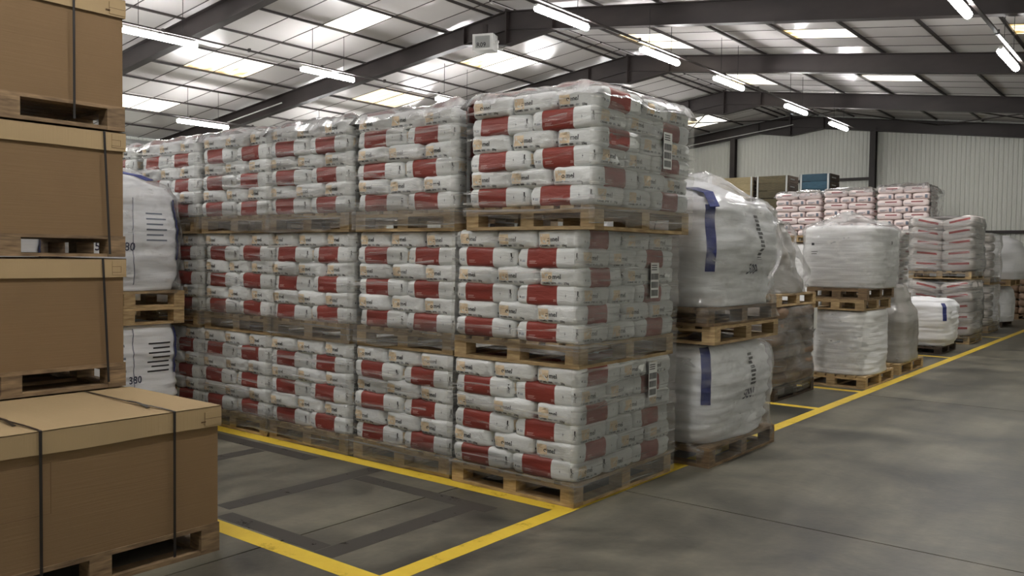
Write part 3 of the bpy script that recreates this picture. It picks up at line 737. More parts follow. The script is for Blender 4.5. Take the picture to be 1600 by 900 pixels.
# ------------------------------------------------------------------ lidded cartons, lower left
def carton(xf, ye, z, h, lidh, label, dx=.88, dy=1.2, straps=(.12, .85), tab='flat', cap=True, lean=0.0):
    """+X face at xf, far end at ye; z is the top of its pallet"""
    t = thing('lidded_carton', (xf, ye, z), label, 'carton')
    b = MB(); b.box(-dx, -dy + .005, 0, -.008, -.005, h + .02); put('body', b.mesh('body', MT['card']), t)
    b = MB(); n = 16
    # lid as four flaps and a top, its lower rim slightly wavy
    def rim(k, a, c):
        vs = []
        for i in range(n + 1):
            q = i / n; p = Vector(a).lerp(Vector(c), q); dz = .006 * NZ(Vector((q * 3 + k * 5, z * 3, 0)))
            vs += [(p.x, p.y, h - .0 + dz), (p.x, p.y, h + lidh)]
        return vs
    e = .006
    P4 = [(e, -dy - e), (e, e), (-dx - e, e), (-dx - e, -dy - e)]
    for k in range(4):
        a = P4[k] + (0,); c = P4[(k + 1) % 4] + (0,); vs = rim(k, a, c)
        inn = [(x - (e * 1.2 if abs(x - e) < .001 else (-e * 1.2 if abs(x + dx + e) < .001 else 0)), y - (e * 1.2 if abs(y - e) < .001 else (-e * 1.2 if abs(y + dy + e) < .001 else 0)), zz) for x, y, zz in vs]
        b.add(vs, [(2 * i, 2 * i + 2, 2 * i + 3, 2 * i + 1) for i in range(n)]); o = len(b.v)
        b.add(inn, [(2 * i + 1, 2 * i + 3, 2 * i + 2, 2 * i) for i in range(n)])
        b.add([v for i in range(n + 1) for v in (vs[2 * i], inn[2 * i])], [(2 * i, 2 * i + 1, 2 * i + 3, 2 * i + 2) for i in range(n)], 1)
    b.box(-dx - e, -dy - e, h + lidh - .004, e, e, h + lidh)
    put('lid', b.mesh('lid', [MT['card_lid'], MT['card_dark']]), t)
    zt = h + lidh
    b = MB()
    if tab == 'flat':
        b.box(.006, -.075, h + .015, .009, -.003, zt - .012, 0)
        b.box(.0092, -.075, zt - .045, .0096, -.025, zt - .043, 1); b.box(.0092, -.027, zt - .075, .0096, -.025, zt - .043, 1); b.box(.0092, -.075, zt - .077, .0096, -.025, zt - .075, 1)
    else:
        b.box(.006, -.085, zt - .09, .009, .006, zt - .025, 0); b.box(.009, -.085, zt - .058, .0095, .006, zt - .056, 1); b.box(.0092, -.107, zt - .075, .0096, -.082, zt - .068, 1)
        b.box(.0092, -.088, zt - .09, .0096, -.086, zt - .025, 1)
    put('corner_tab', b.mesh('corner_tab', [MT['card_lid'], MT['card_dark']]), t)
    for k, s in enumerate(straps):
        yy = -s; b = MB(); bow = .012
        pts = [(.013, yy + lean * (1 - i / 10), -.10 + (zt + .10) * i / 10) for i in range(11)]
        b.ribbon(pts, .013, (0, 1, 0), .0012)
        if cap: b.ribbon([(.013, yy, zt), (.008, yy, zt + .003), (-.1, yy - .004, zt + .007), (-dx * .5, yy - .02, zt + .009), (-dx, yy, zt + .004)], .013, (0, 1, 0), .0012)
        put('strap', b.mesh('strap', MT['strap']), t)
        if cap:
            b = MB(); b.ribbon([(-.38, yy - .02, zt + .012), (-.30, yy - .018, zt + .013), (-.16, yy - .035, zt + .006)], .016, (0, 1, 0), .002); put('strap_tail', b.mesh('strap_tail', MT['strap']), t)
    return t
XC, YC = -3.8, 2.47
pallet(XC - .45, YC - .6, 0, .90, 1.2, 'wooden floor pallet under the large front carton', mt='wood_old', group='pallets under the cartons')
carton(XC, YC, .134, .50, .10, 'large brown lidded carton on the floor pallet at lower left', straps=(.25, .86), tab='notch')
o = MB(); o.box(.0, -.28, -.09, .0006, 0, .09); 
t = thing('carton_outline', (XC - .0078, 1.66, .49), 'faint outlined square printed on the front carton', 'print')
b = MB()
for a in ((0, -.30, .10, .0008, .0, .1015), (0, -.30, -.12, .0008, .0, -.1185), (0, -.0015, -.12, .0008, .0, .1)): b.box(*a)
put('outline', b.mesh('outline', MT['card_dark']), t); bpy.data.meshes.remove(o.mesh('x', MT['ink']))
XB = -4.72
pallet(XB - .42, YC - .6, 0, .84, 1.2, 'wooden pallet under the rear bottom carton', mt='wood_old', group='pallets under the cartons')
carton(XB - .01, YC, .134, .50, .093, 'brown lidded carton hidden behind the large front carton', dx=.82, straps=(.25, .86), cap=False)
for z, hp, hb, hl, lab, st, tb in ((.737, .133, .48, .105, 'lower carton of the tall stack, on the pallet above the lid', (.13, .80), 'flat'), (1.465, .115, .475, .10, 'middle carton of the tall stack', (.12, .8), 'flat'), (2.165, .135, .49, .10, 'topmost carton of the tall stack at the left edge', (.28, .9), 'notch')):
    pallet(XB - .42, YC - .6, z, .84, 1.2, 'wooden pallet under the ' + lab.split(',')[0], h=hp, mt='wood_old', rz=random.uniform(-.006, .006), group='pallets under the cartons')
    carton(XB, YC - .005, z + hp, hb, hl, 'brown lidded ' + lab, dx=.83, straps=st, tab=tb, cap=False, lean=.03 if z < 2 else 0)

# ------------------------------------------------------------------ bulk bags and wrapped loads
def loft(x0, y0, x1, y1, prof, seed, ex=6.0, wr=.012, na=96, topfn=None, hi=30.0):
    """rounded-square tower; prof = [(z, scale)], wrinkles run round it"""
    cx, cy, hx, hy = (x0 + x1) / 2, (y0 + y1) / 2, (x1 - x0) / 2, (y1 - y0) / 2
    zs = []; 
    nzs = 40
    za, zb = prof[0][0], prof[-1][0]
    def sc(z):
        for (a, s), (c, t) in zip(prof, prof[1:]):
            if z <= c: 
                q = (z - a) / max(1e-6, c - a); q = q * q * (3 - 2 * q); return s + (t - s) * q
        return prof[-1][1]
    vs = []; fs = []
    for j in range(nzs + 1):
        z = za + (zb - za) * j / nzs; s = sc(z)
        for i in range(na):
            a = 2 * PI * i / na; c, d = math.cos(a), math.sin(a)
            rr = 1 / (abs(c) ** ex + abs(d) ** ex) ** (1 / ex)
            w_ = NZ(Vector((c * 2.2 + seed, d * 2.2, z * hi))) * wr + NZ(Vector((c * 1.6, d * 1.6 + seed, z * 4))) * wr * 2
            vs.append((cx + c * rr * (hx * s + w_), cy + d * rr * (hy * s + w_), z))
    for j in range(nzs):
        for i in range(na): fs.append((j * na + i, j * na + (i + 1) % na, (j + 1) * na + (i + 1) % na, (j + 1) * na + i))
    # crumpled top in rings towards the centre
    base = nzs * na; rings = 12; s = sc(zb)
    prev = base
    for r in range(1, rings + 1):
        q = 1 - r / rings
        for i in range(na):
            a = 2 * PI * i / na; c, d = math.cos(a), math.sin(a); rr = 1 / (abs(c) ** ex + abs(d) ** ex) ** (1 / ex)
            x = cx + c * rr * hx * s * q; y = cy + d * rr * hy * s * q
            h = topfn(x - cx, y - cy, q) if topfn else .03 * (1 - q * q)
            h += (1 - q ** 4) * NZ(Vector((x * 6, y * 6, seed))) * wr * 2.4
            vs.append((x, y, zb + h))
        cur = len(vs) - na
        for i in range(na): fs.append((prev + i, prev + (i + 1) % na, cur + (i + 1) % na, cur + i))
        prev = cur
    fs.append(tuple(i for i in range(na))[::-1])
    return vs, fs
def lofted(name, args, mt, label, cat, seed, group=None, decals=(), **kw):
    x0, y0, x1, y1, prof = args; cx, cy, zb = (x0 + x1) / 2, (y0 + y1) / 2, prof[0][0]
    vs, fs = loft(x0, y0, x1, y1, prof, seed, **kw); vs = [(x - cx, y - cy, z - zb) for x, y, z in vs]
    t = thing(name, (cx, cy, zb), label, cat, group)
    b = MB(); b.add(vs, fs); put('bag_body' if cat == 'bulk bag' else 'body', b.mesh('body', mt, True), t)
    t_bvh = BVHTree.FromPolygons(vs, fs)
    return t, t_bvh, (cx, cy, zb)
def face_frame(face, hx, hy, zc):
    return {'F': ((0, -hy, zc), (1, 0, 0), (0, 0, 1)), 'R': ((hx, 0, zc), (0, 1, 0), (0, 0, 1))}[face]
DOC = [('rect', -.045, .0 + .03 * i, .045 - .012 * (i % 3), .018 + .03 * i, 0) for i in range(9)]
def bag_strap(t, bvh, hx, hy, z0, z1, wid=.07, sx=1, sy=-1, inset=.05, off=.012, face='F'):
    """blue lifting band sewn down one corner"""
    b = MB(); n = 14; pts = []
    for i in range(n + 1):
        z = z0 + (z1 - z0) * i / n
        d = Vector((-sx * .75, -sy * 1.0, 0)).normalized() if face == 'F' else Vector((-sx, -sy * .45, 0)).normalized()
        o = Vector((sx * (hx - inset), sy * (hy - inset), z)) - d * .6
        hit = bvh.ray_cast(o, d)[0]
        if hit is None: continue
        pts.append(hit - d * off)
    d = Vector((-sx * .75, -sy * 1.0, 0)).normalized()
    b.ribbon(pts, wid, d.cross(Vector((0, 0, 1))), .006)
    return put('lifting_strap', b.mesh('lifting_strap', MT['blue'], False), t)
def seam(t, bvh, face, a, hx, hy, z0, z1):
    b = MB(); og, r, u = face_frame(face, hx, hy, 0)
    decal(bvh, b, og, r, u, [('rect', a - .004, z0, a + .004, z1, 0)], .003); return put('seam', b.mesh('seam', MT['ink_blue']), t)
def prints(t, bvh, face, hx, hy, items, mats):
    b = MB(); og, r, u = face_frame(face, hx, hy, 0); decal(bvh, b, og, r, u, items, .003); return tag(put('print', b.mesh('print', mats), t), kind='stuff')
INKS = [MT['ink_navy'], MT['ink'], MT['ink_blue'], MT['red_ink']]

# G: two wrapped bulk bags beside the nearest stack
gx0, gx1, gy0, gy1 = -3.66, -2.66, 5.66, 6.90
pallet((gx0 + gx1) / 2, 6.28, 0, 1.0, 1.22, 'floor pallet under the wrapped bulk bag by the aisle', mt='wood_old', group='pallets under the bulk bags')
hx, hy = .48, .60
t, bv, c = lofted('bulk_bag', (gx0 + .02, gy0 + .02, gx1 - .02, gy1 - .02, [(.146, .95), (.25, 1.0), (.6, 1.03), (.78, .98), (.86, .90)]), MT['bulk'], 'lower white wrapped bulk bag with blue corner strap beside nearest stack', 'bulk bag', 1.1, 'white bulk bags', ex=7, wr=.020)
bag_strap(t, bv, hx, hy, .30, .72); seam(t, bv, 'F', .02, hx, hy, .06, .66)
prints(t, bv, 'R', hx, hy, [('text', '5001', -.02, .28, .11, 0)] + [('rect', .10, .38 + .032 * i, .20 - .012 * (i % 3), .40 + .032 * i, 1) for i in range(8)], INKS)
def film_hood(x0, y0, x1, y1, prof, seed, label, mt='film_bag', flare=0, **kw):
    vs, fs = loft(x0, y0, x1, y1, prof, seed, **kw); fs = fs[:-1]
    b = MB(); b.add(vs, fs); return tag(put('stretch_film', b.mesh('stretch_film', MT[mt], True)), label, 'stretch film', kind='thing')
film_hood(gx0 - .02, gy0 - .02, gx1 + .02, gy1 + .02, [(.03, 1.0), (.14, 1.01), (.25, .99), (.6, 1.04), (.8, .99), (.872, .86)], 2.2, 'clear film hood round the lower bulk bag beside nearest stack', ex=7, wr=.016, hi=14)
pallet((gx0 + gx1) / 2, 6.29, .882, 1.02, 1.22, 'lower of two pallets between the wrapped bulk bags', h=.13, mt='wood', rz=.01, group='pallets under the bulk bags')
pallet((gx0 + gx1) / 2 - .01, 6.27, 1.014, 1.0, 1.22, 'upper of two pallets between the wrapped bulk bags', h=.13, mt='wood_old', rz=-.015, group='pallets under the bulk bags')
tf = lambda x, y, q: (1 - q ** 3) * (.06 + .05 * math.sin(x * 6 + 1) + .05 * math.cos(y * 5.2 + .5))
t, bv, c = lofted('bulk_bag', (gx0 - .0, gy0 + .01, gx1 + .0, gy1 + .02, [(1.146, .93), (1.28, 1.0), (1.6, 1.06), (1.86, .99), (1.94, .88)]), MT['bulk'], 'upper white wrapped bulk bag with blue strap beside nearest stack', 'bulk bag', 4.7, 'white bulk bags', ex=6, wr=.021, topfn=tf)
bag_strap(t, bv, hx, hy, .26, .74); seam(t, bv, 'F', .04, hx, hy, .05, .72)
bb = MB(); bb.ribbon([(.50, -.62, .72), (.40, -.52, .83), (.20, -.35, .88), (0, -.30, .90)], .07, (.7, .7, .1), .006); put('lifting_strap', bb.mesh('lifting_strap', MT['blue']), t)
prints(t, bv, 'R', hx, hy, [('text', '500-', -.02, .24, .11, 0)] + [('rect', .10, .35 + .032 * i, .20 - .012 * (i % 3), .372 + .032 * i, 1) for i in range(11)], INKS)
film_hood(gx0 - .03, gy0 - .03, gx1 + .03, gy1 + .04, [(1.04, 1.03), (1.14, 1.02), (1.28, 1.0), (1.6, 1.06), (1.88, 1.0), (1.96, .88)], 7.2, 'clear film hood round the upper bulk bag beside nearest stack', ex=6, wr=.02, hi=12, topfn=lambda x, y, q: tf(x, y, q) * 1.25 + .02)

# S: bulk bags on the left, between the cartons and the sack stacks
for yy, nm in ((3.15, 'beside the cartons'), (2.02, 'hidden behind the cartons')):
    sx0, sx1 = -7.93, -6.93
    pallet(-7.43, yy + .5, 0, 1.0, 1.0, 'floor pallet of the left bulk bags ' + nm, mt='wood_old', group='pallets under the bulk bags')
    t, bv, c = lofted('bulk_bag', (sx0 + .02, yy + .02, sx1 - .02, yy + .98, [(.146, .95), (.3, 1.02), (.6, 1.03), (.8, .99), (.873, .93)]), MT['bulk'], 'lower white bulk bag numbered 380 ' + nm, 'bulk bag', 2.3 + yy, 'white bulk bags', ex=8, wr=.017)
    bag_strap(t, bv, .48, .48, .30, .70, sy=1, face='R', wid=.05); seam(t, bv, 'R', .05, .48, .48, .05, .7)
    prints(t, bv, 'R', .48, .48, [('text', '580', -.20, .24, .085, 0), ('text', '380', .0, .24, .085, 0)] + [('rect', -.22, .34 + .035 * i, -.02 - .02 * (i % 3), .36 + .035 * i, 2) for i in range(9)] + [('rect', .18 + .04 * (i % 2), .32 + .04 * i, .38, .333 + .04 * i, 1) for i in range(7)], INKS)
    pallet(-7.43, yy + .5, .878, 1.02, 1.0, 'lower pallet between the left bulk bags ' + nm, mt='wood', h=.14, group='pallets under the bulk bags')
    pallet(-7.42, yy + .5, 1.02, 1.0, 1.0, 'upper pallet between the left bulk bags ' + nm, mt='wood', h=.14, rz=.01, group='pallets under the bulk bags')
    tf2 = lambda x, y, q: (1 - q ** 2) * (.12 + .03 * math.sin(x * 7 + y * 5))
    t, bv, c = lofted('bulk_bag', (sx0, yy, sx1, yy + 1.0, [(1.165, .93), (1.3, 1.0), (1.7, 1.01), (1.95, .97), (2.04, .88)]), MT['bulk'], 'upper white bulk bag numbered 580 380 ' + nm, 'bulk bag', 6.1 + yy, 'white bulk bags', ex=8, wr=.017, topfn=tf2)
    bag_strap(t, bv, .48, .48, .26, .78, sy=1, face='R', wid=.05); seam(t, bv, 'R', .05, .48, .48, .05, .78)
    bb = MB(); bb.ribbon([(.48, .2, .93), (.42, .12, .97), (.3, .0, 1.0)], .06, (.2, .9, .1), .006); put('lifting_strap', bb.mesh('lifting_strap', MT['blue']), t)
    prints(t, bv, 'R', .48, .48, [('text', '580', -.29, .335, .10, 0), ('text', '380', -.08, .335, .10, 0), ('rect', -.13, .45, -.04, .49, 2), ('rect', -.12, .54, -.05, .56, 2)] + [('rect', .16, .42 + .045 * i, .34 - .03 * (i % 2), .433 + .045 * i, 2) for i in range(6)], INKS)
    film_hood(sx0 - .02, yy - .02, sx1 + .02, yy + 1.02, [(1.12, 1.0), (1.3, 1.0), (1.7, 1.01), (1.95, .98), (2.05, .88)], 3.2 + yy, 'clear film hood round the upper left bulk bag ' + nm, ex=8, wr=.016, hi=10, topfn=lambda x, y, q: tf2(x, y, q) * 1.1 + .02)

# H: brown kraft load with a wrapped load above
pallet(-3.9, 9.38, 0, 1.0, 1.2, 'grey floor pallet under the brown wrapped load', mt='wood_dark', group='pallets on the right row')
n = 0
for k in range(6):
    for j, yy in enumerate((8.98, 9.38, 9.78)):
        vs, fs = pillow(.62, .42, .155, k * 3 + j + .5, 5, (12, 10, 6), .014); b = MB(); b.add(vs, fs)
        tag(put('kraft_sack', b.mesh('kraft_sack', MT['sack_brown'], True), loc=(-3.7, yy, .144 + .142 * (k + .5)), rot=(0, 0, random.uniform(-.05, .05))), 'brown kraft sack under film, %s layer, %s along the side' % (LAY[k], ('front', 'middle', 'rear')[j]), 'sack', 'brown kraft sacks'); n += 1
film_hood(-4.4, 8.76, -3.37, 10.0, [(.05, 1.0), (.15, 1.0), (.5, 1.0), (.9, .99), (.99, .95)], 5.5, 'clear film round the brown kraft sacks', 'film_dense', ex=9, wr=.02, hi=10)
b = MB(); b.box(-.001, -.05, -.12, .002, .05, .12); t = thing('paper_label', (-3.345, 9.82, .84), 'white paper strip label on the brown wrapped load', 'label'); put('sheet', b.mesh('sheet', MT['paper']), t)
pallet(-3.9, 9.4, 1.0, 1.0, 1.2, 'pallet resting on the brown wrapped load', mt='wood', h=.13, rz=.02, group='pallets on the right row')
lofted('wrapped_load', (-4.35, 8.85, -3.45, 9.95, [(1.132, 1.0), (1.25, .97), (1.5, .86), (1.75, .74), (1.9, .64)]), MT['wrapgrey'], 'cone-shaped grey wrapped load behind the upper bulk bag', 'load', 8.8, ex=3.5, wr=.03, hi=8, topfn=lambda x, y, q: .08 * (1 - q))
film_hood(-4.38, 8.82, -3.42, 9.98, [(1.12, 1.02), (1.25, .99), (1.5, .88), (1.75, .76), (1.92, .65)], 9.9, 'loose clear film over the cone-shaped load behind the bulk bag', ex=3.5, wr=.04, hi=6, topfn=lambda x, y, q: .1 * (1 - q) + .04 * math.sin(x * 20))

# I: two rounded white wrapped loads
pallet(-3.34, 10.98, 0, .80, 1.2, 'floor pallet of the rounded white wrapped load', group='pallets on the right row')
lofted('wrapped_load', (-3.66, 10.42, -2.92, 11.5, [(.147, 1.0), (.25, .985), (.5, .98), (.86, .97), (.9, .93)]), MT['wrapwhite'], 'lower rounded white wrapped load under the double pallets', 'load', 12.2, ex=3.2, wr=.008, hi=26)
film_hood(-3.74, 10.38, -2.94, 11.58, [(.146, 1.0), (.2, .97), (.3, .94), (.6, .935), (.9, .92)], 13.9, 'clear film round the lower rounded white load', ex=4, wr=.01, hi=26)
pallet(-3.32, 10.98, .91, .66, 1.14, 'lower of two pallets between the rounded white loads', h=.13, group='pallets on the right row')
pallet(-3.31, 10.99, 1.042, .70, 1.16, 'upper of two pallets between the rounded white loads', h=.13, mt='wood_old', group='pallets on the right row')
tp = lambda x, y, q: (1 - q ** 4) * (.09 + .05 * math.sin(x * 9 + 2) + .03 * math.cos(y * 8))
t, bv, c = lofted('wrapped_load', (-3.78, 10.40, -2.86, 11.62, [(1.175, .97), (1.3, .98), (1.6, .99), (1.87, .985), (1.89, .96)]), MT['wrapwhite'], 'upper rounded white wrapped load with a crumpled plastic top', 'load', 15.2, ex=4.5, wr=.008, hi=26, topfn=lambda x, y, q: .02)
prints(t, bv, 'F', .46, .61, [('rect', -.30, .50, -.265, .53, 1), ('rect', -.30, .42, -.22, .428, 1), ('rect', -.30, .395, -.23, .403, 1)], INKS)
prints(t, bv, 'R', .46, .61, [('rect', .0, .52, .04, .56, 1)], INKS)
film_hood(-3.80, 10.36, -2.84, 11.64, [(1.16, .93), (1.25, .97), (1.6, .995), (1.87, .99), (1.9, .96)], 16.9, 'clear film with crumpled top on the upper rounded white load', ex=4.6, wr=.008, hi=24, topfn=lambda x, y, q: tp(x, y, q) + .03)

# J: grey wrapped block tapering to a white top
pallet(-3.37, 12.62, 0, .80, 1.26, 'floor pallet of the grey wrapped block', group='pallets on the right row')
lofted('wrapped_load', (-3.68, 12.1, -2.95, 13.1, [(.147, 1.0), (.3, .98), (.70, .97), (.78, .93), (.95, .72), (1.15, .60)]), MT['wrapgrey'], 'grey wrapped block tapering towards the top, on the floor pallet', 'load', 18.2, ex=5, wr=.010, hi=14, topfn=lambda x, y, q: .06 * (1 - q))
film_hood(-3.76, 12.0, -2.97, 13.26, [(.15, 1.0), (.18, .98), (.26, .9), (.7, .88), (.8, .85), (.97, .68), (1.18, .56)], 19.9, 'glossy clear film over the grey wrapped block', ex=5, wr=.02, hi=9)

# P, Q: pale sacks with thin stripes
def striped(L, W, H, seed, mt, ink, wide=.5, both=True, dots=True, ontop=.35):
    vs, fs = pillow(L, W, H, seed, 5, (14, 10, 6), .008); b = MB(); b.add(vs, fs); me = b.mesh('sack', mt, True); bv = BVHTree.FromPolygons(vs, fs); d = MB()
    if ontop is not None: decal(bv, d, (0, -W / 2, 0), (1, 0, 0), (0, 0, 1), [('rect', -L * wide / 2 + .04, H * .06, L * wide / 2 + .04, H * .24, 0)], .003)
    if dots:
        for sgn in (-1, 1): decal(bv, d, (sgn * L / 2, 0, 0), (0, sgn, 0), (0, 0, 1), [('rect', -W * .3, -H * .1, W * .12, -H * .02, 1), ('rect', -W * .3, -H * .24, W * .0, -H * .18, 1), ('rect', W * .24, -H * .3, W * .38, H * .2, 1)], .003)
        decal(bv, d, (0, -W / 2, 0), (1, 0, 0), (0, 0, 1), [('rect', -L * .4, -H * .12, -L * .15, -H * .06, 1)], .003)
    return me, d.mesh('print', [ink, MT['ink_blue']])
def striped_load(x0, y0, z0, layers, LH, var, nm, grp, side=True, rows=None):
    for k in range(layers):
        z = z0 + LH * (k + .5); odd = (k % 2 == (layers - 1) % 2)
        lst = []
        if odd: lst += [(x0 + .26, y0 + .17, 0, 'left striped'), (x0 + .77, y0 + .17, 0, 'right striped')] + ([(x0 + .86, y0 + .6, PI / 2, 'side')] if side else [])
        else: lst += [(x0 + .17, y0 + .26, PI / 2, 'left end-on'), (x0 + .51, y0 + .26, PI / 2, 'middle end-on'), (x0 + .86, y0 + .26, PI / 2, 'right end-on')] + ([(x0 + .77, y0 + .7, 0, 'side')] if side else [])
        for x, y, r, pn in lst:
            me, pm = random.choice(var)
            o = put('striped_sack', me, None, (x + random.uniform(-.01, .01), y + random.uniform(-.01, .01), z), (0, 0, r + random.uniform(-.03, .03)))
            tag(o, '%s sack, %s layer from the top, %s' % (pn, ORD[layers - 1 - k].replace('nearest', 'first') if layers - 1 - k < 9 else 'lowest', nm), 'sack', grp); tag(put('print', pm, o), kind='stuff')
vp = [striped(.51, .34, .142, 20 + i, MT['sack_pink'], MT['maroon_ink'], .45) for i in range(3)]
vq = [striped(.51, .34, .142, 30 + i, MT['sack_grey'], MT['maroon_ink'], .45) for i in range(3)]
for i, (px, dz, nm) in enumerate(((-7.46, -.02, 'pale pink stack nearest the blue crate'), (-6.38, .01, 'middle pale pink stack'), (-5.27, .05, 'right pale pink stack by the gable wall'))):
    pallet(px + .51, 19.6, 0, 1.0, 1.2, 'floor pallet under the ' + nm, group='pallets on the right row')
    vs, fs = pillow(1.02, 1.2, 1.745, 40 + i, 10, (16, 16, 20), .012); b = MB(); b.add(vs, fs)
    tag(put('wrapped_load', b.mesh('wrapped_load', MT['wrapwhite'], True), loc=(px + .51, 19.6, .144 + .873)), 'white wrapped load under the ' + nm, 'load')
    pallet(px + .51, 19.6, 1.894, 1.0, 1.2, 'upper pallet under the ' + nm, group='pallets on the right row')
    striped_load(px, 19.0, 2.038 + dz, 7, .136, vp, nm, 'pale pink sacks with thin red stripes', side=(i == 2))
    b = MB(); film_top(b, px - .02, 18.98, px + 1.04, 20.2, 1.63 + dz + 1.36 + .03, .04, i * 3.3, .10, 0, .06, 20)
    if i == 2: film_wall(b, line_pts(px + 1.06, 19.0, px + 1.06, 20.2, 1, 0, .06), 1.5, 3.02, .03, 3.0, 0, 24)
    tag(put('stretch_film', b.mesh('stretch_film', MT['film_cap'], True)), 'milky film over the top of the ' + nm, 'stretch film', kind='thing')
# Q: stack between J and K
for z, lay, nm in ((0, 5, 'lower grey-white stack behind the grey block'), (.86, 7, 'upper grey-white stack behind the rounded load')):
    pallet(-3.98, 14.1, z, 1.0, 1.0, 'pallet under the ' + nm, group='pallets on the right row')
    striped_load(-4.5, 13.6, z + .144, lay, .138 if z else .14, vq, nm, 'grey-white sacks with thin dark red stripes')
    b = MB(); film_wall(b, rect_path(-4.5, 13.58, -3.45, 14.62, .04, 'FR'), z + .05, z + .144 + lay * .139, .012, z * 3, 0, 40)
    tag(put('stretch_film', b.mesh('stretch_film', [MT['film']], True)), 'clear film round the ' + nm, 'stretch film', kind='thing')

# K: small bulk bag on a black pallet
pallet(-3.6, 15.72, 0, .92, 1.14, 'black pallet under the small bulk bag', h=.12, mt='wood_dark', group='pallets on the right row')
t, bv, c = lofted('bulk_bag', (-4.05, 15.17, -3.06, 16.3, [(.122, .86), (.25, .96), (.55, 1.0), (.76, .98), (.86, .84)]), MT['bulk'], 'small white bulk bag on a black pallet beside the aisle line', 'bulk bag', 22.1, 'white bulk bags', ex=6, wr=.014, topfn=lambda x, y, q: .05 * (1 - q))
bag_strap(t, bv, .48, .55, .42, .70, wid=.06, off=.01); seam(t, bv, 'F', -.18, .48, .55, .05, .5)
prints(t, bv, 'F', .48, .55, [('rect', -.27, .62, -.12, .64, 0), ('rect', -.27, .56, -.08, .60, 0), ('rect', -.25, .50, -.21, .54, 0), ('rect', -.20, .50, -.16, .54, 0), ('rect', -.15, .50, -.10, .54, 0)], INKS)

# L: thick sacks with bright red stripes, two tiers
vl = [striped(.56, .62, .215, 50 + i, MT['sack_grey'], MT['red_ink'], .62, dots=False) for i in range(3)]
for z, lay, nm in ((0, 5, 'lower red-striped load behind small bulk bag'), (1.18, 5, 'upper red-striped load')):
    pallet(-3.67, 18.0, z, 1.06, 1.2, 'pallet under the ' + nm, group='pallets on the right row')
    for k in range(lay):
        for sgn in (-1, 1):
            for row in range(2):
                me, pm = random.choice(vl); a = sgn * (.05 + .045 * k) * (-1)
                o = put('thick_sack', me, None, (-3.67 + sgn * .27, 17.72 + row * .58, z + .144 + .195 * (k + .5) + .01 + .0 * k), (0, a * (1 if sgn > 0 else 1), random.uniform(-.03, .03)))
                tag(o, '%s %s sack, %s layer, %s' % ('left' if sgn < 0 else 'right', ('front', 'rear')[row], LAY[k], nm), 'sack', 'thick grey-white sacks with red stripes'); tag(put('print', pm, o), kind='stuff')
    film_hood(-4.25, 17.38, -3.1, 18.62, [(z + .06, 1.0), (z + .15, 1.0), (z + .6, 1.0), (z + 1.0, .99), (z + 1.14, .96)], 24.4 + z, 'clear film round the ' + nm, 'film', ex=10, wr=.018, hi=8)
# M, N: far loads at the end of the row
for z, zt, nm in ((0, 1.02, 'lower far grey-wrapped load'), (1.03, 2.1, 'upper far grey-wrapped load')):
    pallet(-3.85, 21.1, z, 1.0, 1.2, 'pallet under the ' + nm, group='pallets on the right row')
    for k in range(5):
        me, pm = vl[k % 3]; h_ = (zt - z - .16) / 5
        for j, xx in enumerate((-4.1, -3.6)):
            o = put('thick_sack', me, None, (xx, 20.85, z + .146 + h_ * (k + .5)), (0, 0, PI / 2), (1, .82, h_ / .215)); tag(o, 'grey-white sack end, %s, %s layer of the %s' % (('left', 'right')[j], LAY[k], nm), 'sack', 'far grey-white sacks')
    film_hood(-4.36, 20.46, -3.3, 21.75, [(z + .05, 1.0), (z + .2, 1.0), ((z + zt) / 2, 1.0), (zt, .98)], 30 + z, 'grey film round the ' + nm, 'film_dense', ex=9, wr=.02, hi=7)
pallet(-3.9, 23.2, 0, 1.0, 1.4, 'dark floor pallet under the tall white bag', mt='wood_dark', h=.12, group='pallets on the right row')
lofted('bulk_bag', (-3.75, 22.7, -3.27, 23.7, [(.122, .9), (.25, 1.0), (.6, 1.0), (.85, .85), (.93, .6)]), MT['bulk'], 'tall narrow white bag standing on the dark far pallet', 'bulk bag', 33, ex=3, wr=.012, group='white bulk bags')
lofted('bulk_bag', (-4.35, 22.7, -3.85, 23.7, [(.122, .9), (.25, 1.0), (.6, 1.0), (.85, .9), (.93, .7)]), MT['bulk'], 'second white bag left of the tall narrow far bag', 'bulk bag', 36, ex=3, wr=.012, group='white bulk bags')
pallet(-3.8, 23.2, .96, 1.1, 1.4, 'pallet under the far draped white bulk bag', mt='wood', group='pallets on the right row')
lofted('bulk_bag', (-4.5, 22.55, -3.05, 23.9, [(1.106, .93), (1.3, 1.0), (1.7, 1.0), (1.95, .85), (2.1, .55)]), MT['bulk'], 'large rounded white bag on the upper far pallet', 'bulk bag', 39, ex=3, wr=.02, group='white bulk bags', hi=5)
pallet(-3.6, 26.6, 0, 1.1, 1.2, 'floor pallet under the far brown sacks', mt='wood_old', group='pallets on the right row')
vb = []
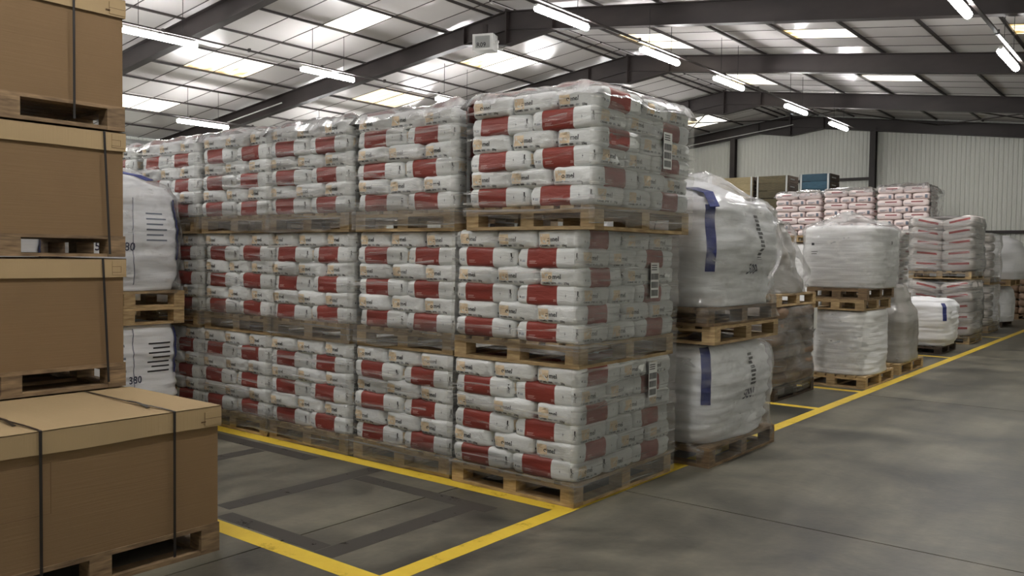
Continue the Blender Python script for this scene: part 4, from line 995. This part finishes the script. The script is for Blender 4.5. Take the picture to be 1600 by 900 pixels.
for i in range(3):
    vs, fs = pillow(.6, .5, .2, 70 + i, 5, (12, 10, 6), .014); b = MB(); b.add(vs, fs); vb.append(b.mesh('kraft_sack', MT['sack_brown'], True))
for k in range(9):
    for j, (xx, yy) in enumerate(((-3.85, 26.3), (-3.3, 26.3), (-3.3, 26.85))):
        tag(put('kraft_sack', vb[(k + j) % 3], None, (xx, yy, .144 + .19 * (k + .5)), (0, 0, random.uniform(-.1, .1))), 'far brown kraft sack, %s, %s layer' % (('left', 'right', 'rear')[j], (LAY[:5] + ['sixth', 'seventh', 'eighth', 'top'])[k]), 'sack', 'far brown kraft sacks')

# crates on top of hidden stacks by the gable wall
def crate(x0, x1, y, z0, z1, mt, label, depth=.8):
    t = thing('pallet_crate', ((x0 + x1) / 2, y + depth / 2, z0), label, 'crate'); hx = (x1 - x0) / 2
    n = 3; hh = (z1 - z0) / n
    for k in range(n):
        for s in (-1, 1):
            put('board', boxmesh(2 * hx, .025, hh - .012, MT[mt]), t, (0, s * depth / 2, hh * (k + .5)))
            put('board', boxmesh(.025, depth, hh - .012, MT['wood_dark']), t, (s * hx, 0, hh * (k + .5)))
    for s in (-1, 1):
        put('metal_corner', boxmesh(.05, .02, z1 - z0, MT['galv']), t, (s * (hx - .04), -depth / 2 - .02, (z1 - z0) / 2))
        for k in range(n): put('hinge', boxmesh(.01, .35, .03, MT['galv']), t, (hx + .018, -.1, hh * (k + .5)))
    put('bottom_board', boxmesh(2 * hx, depth, .03, MT['wood_dark']), t, (0, 0, .015))
    return t
CY = 25.0
for x0, x1, m_, lab in ((-11.9, -10.5, 'crate_ochre', 'ochre crate leftmost of three by the gable wall'), (-10.38, -9.42, 'crate_olive', 'dark olive board crate in the middle by the gable wall'), (-9.07, -8.21, 'crate_blue', 'blue painted board crate by the gable wall')):
    crate(x0, x1, CY, 3.32, 3.98, m_, lab)
    for k in range(4):
        crate(x0, x1, CY, 0.01 + .826 * k, 0.83 + .826 * k, 'crate_olive', 'crate hidden beneath the ' + lab.split(' crate')[0] + ' one, level %s from the floor' % ['first', 'second', 'third', 'fourth'][k])
bpy.context.view_layer.update()
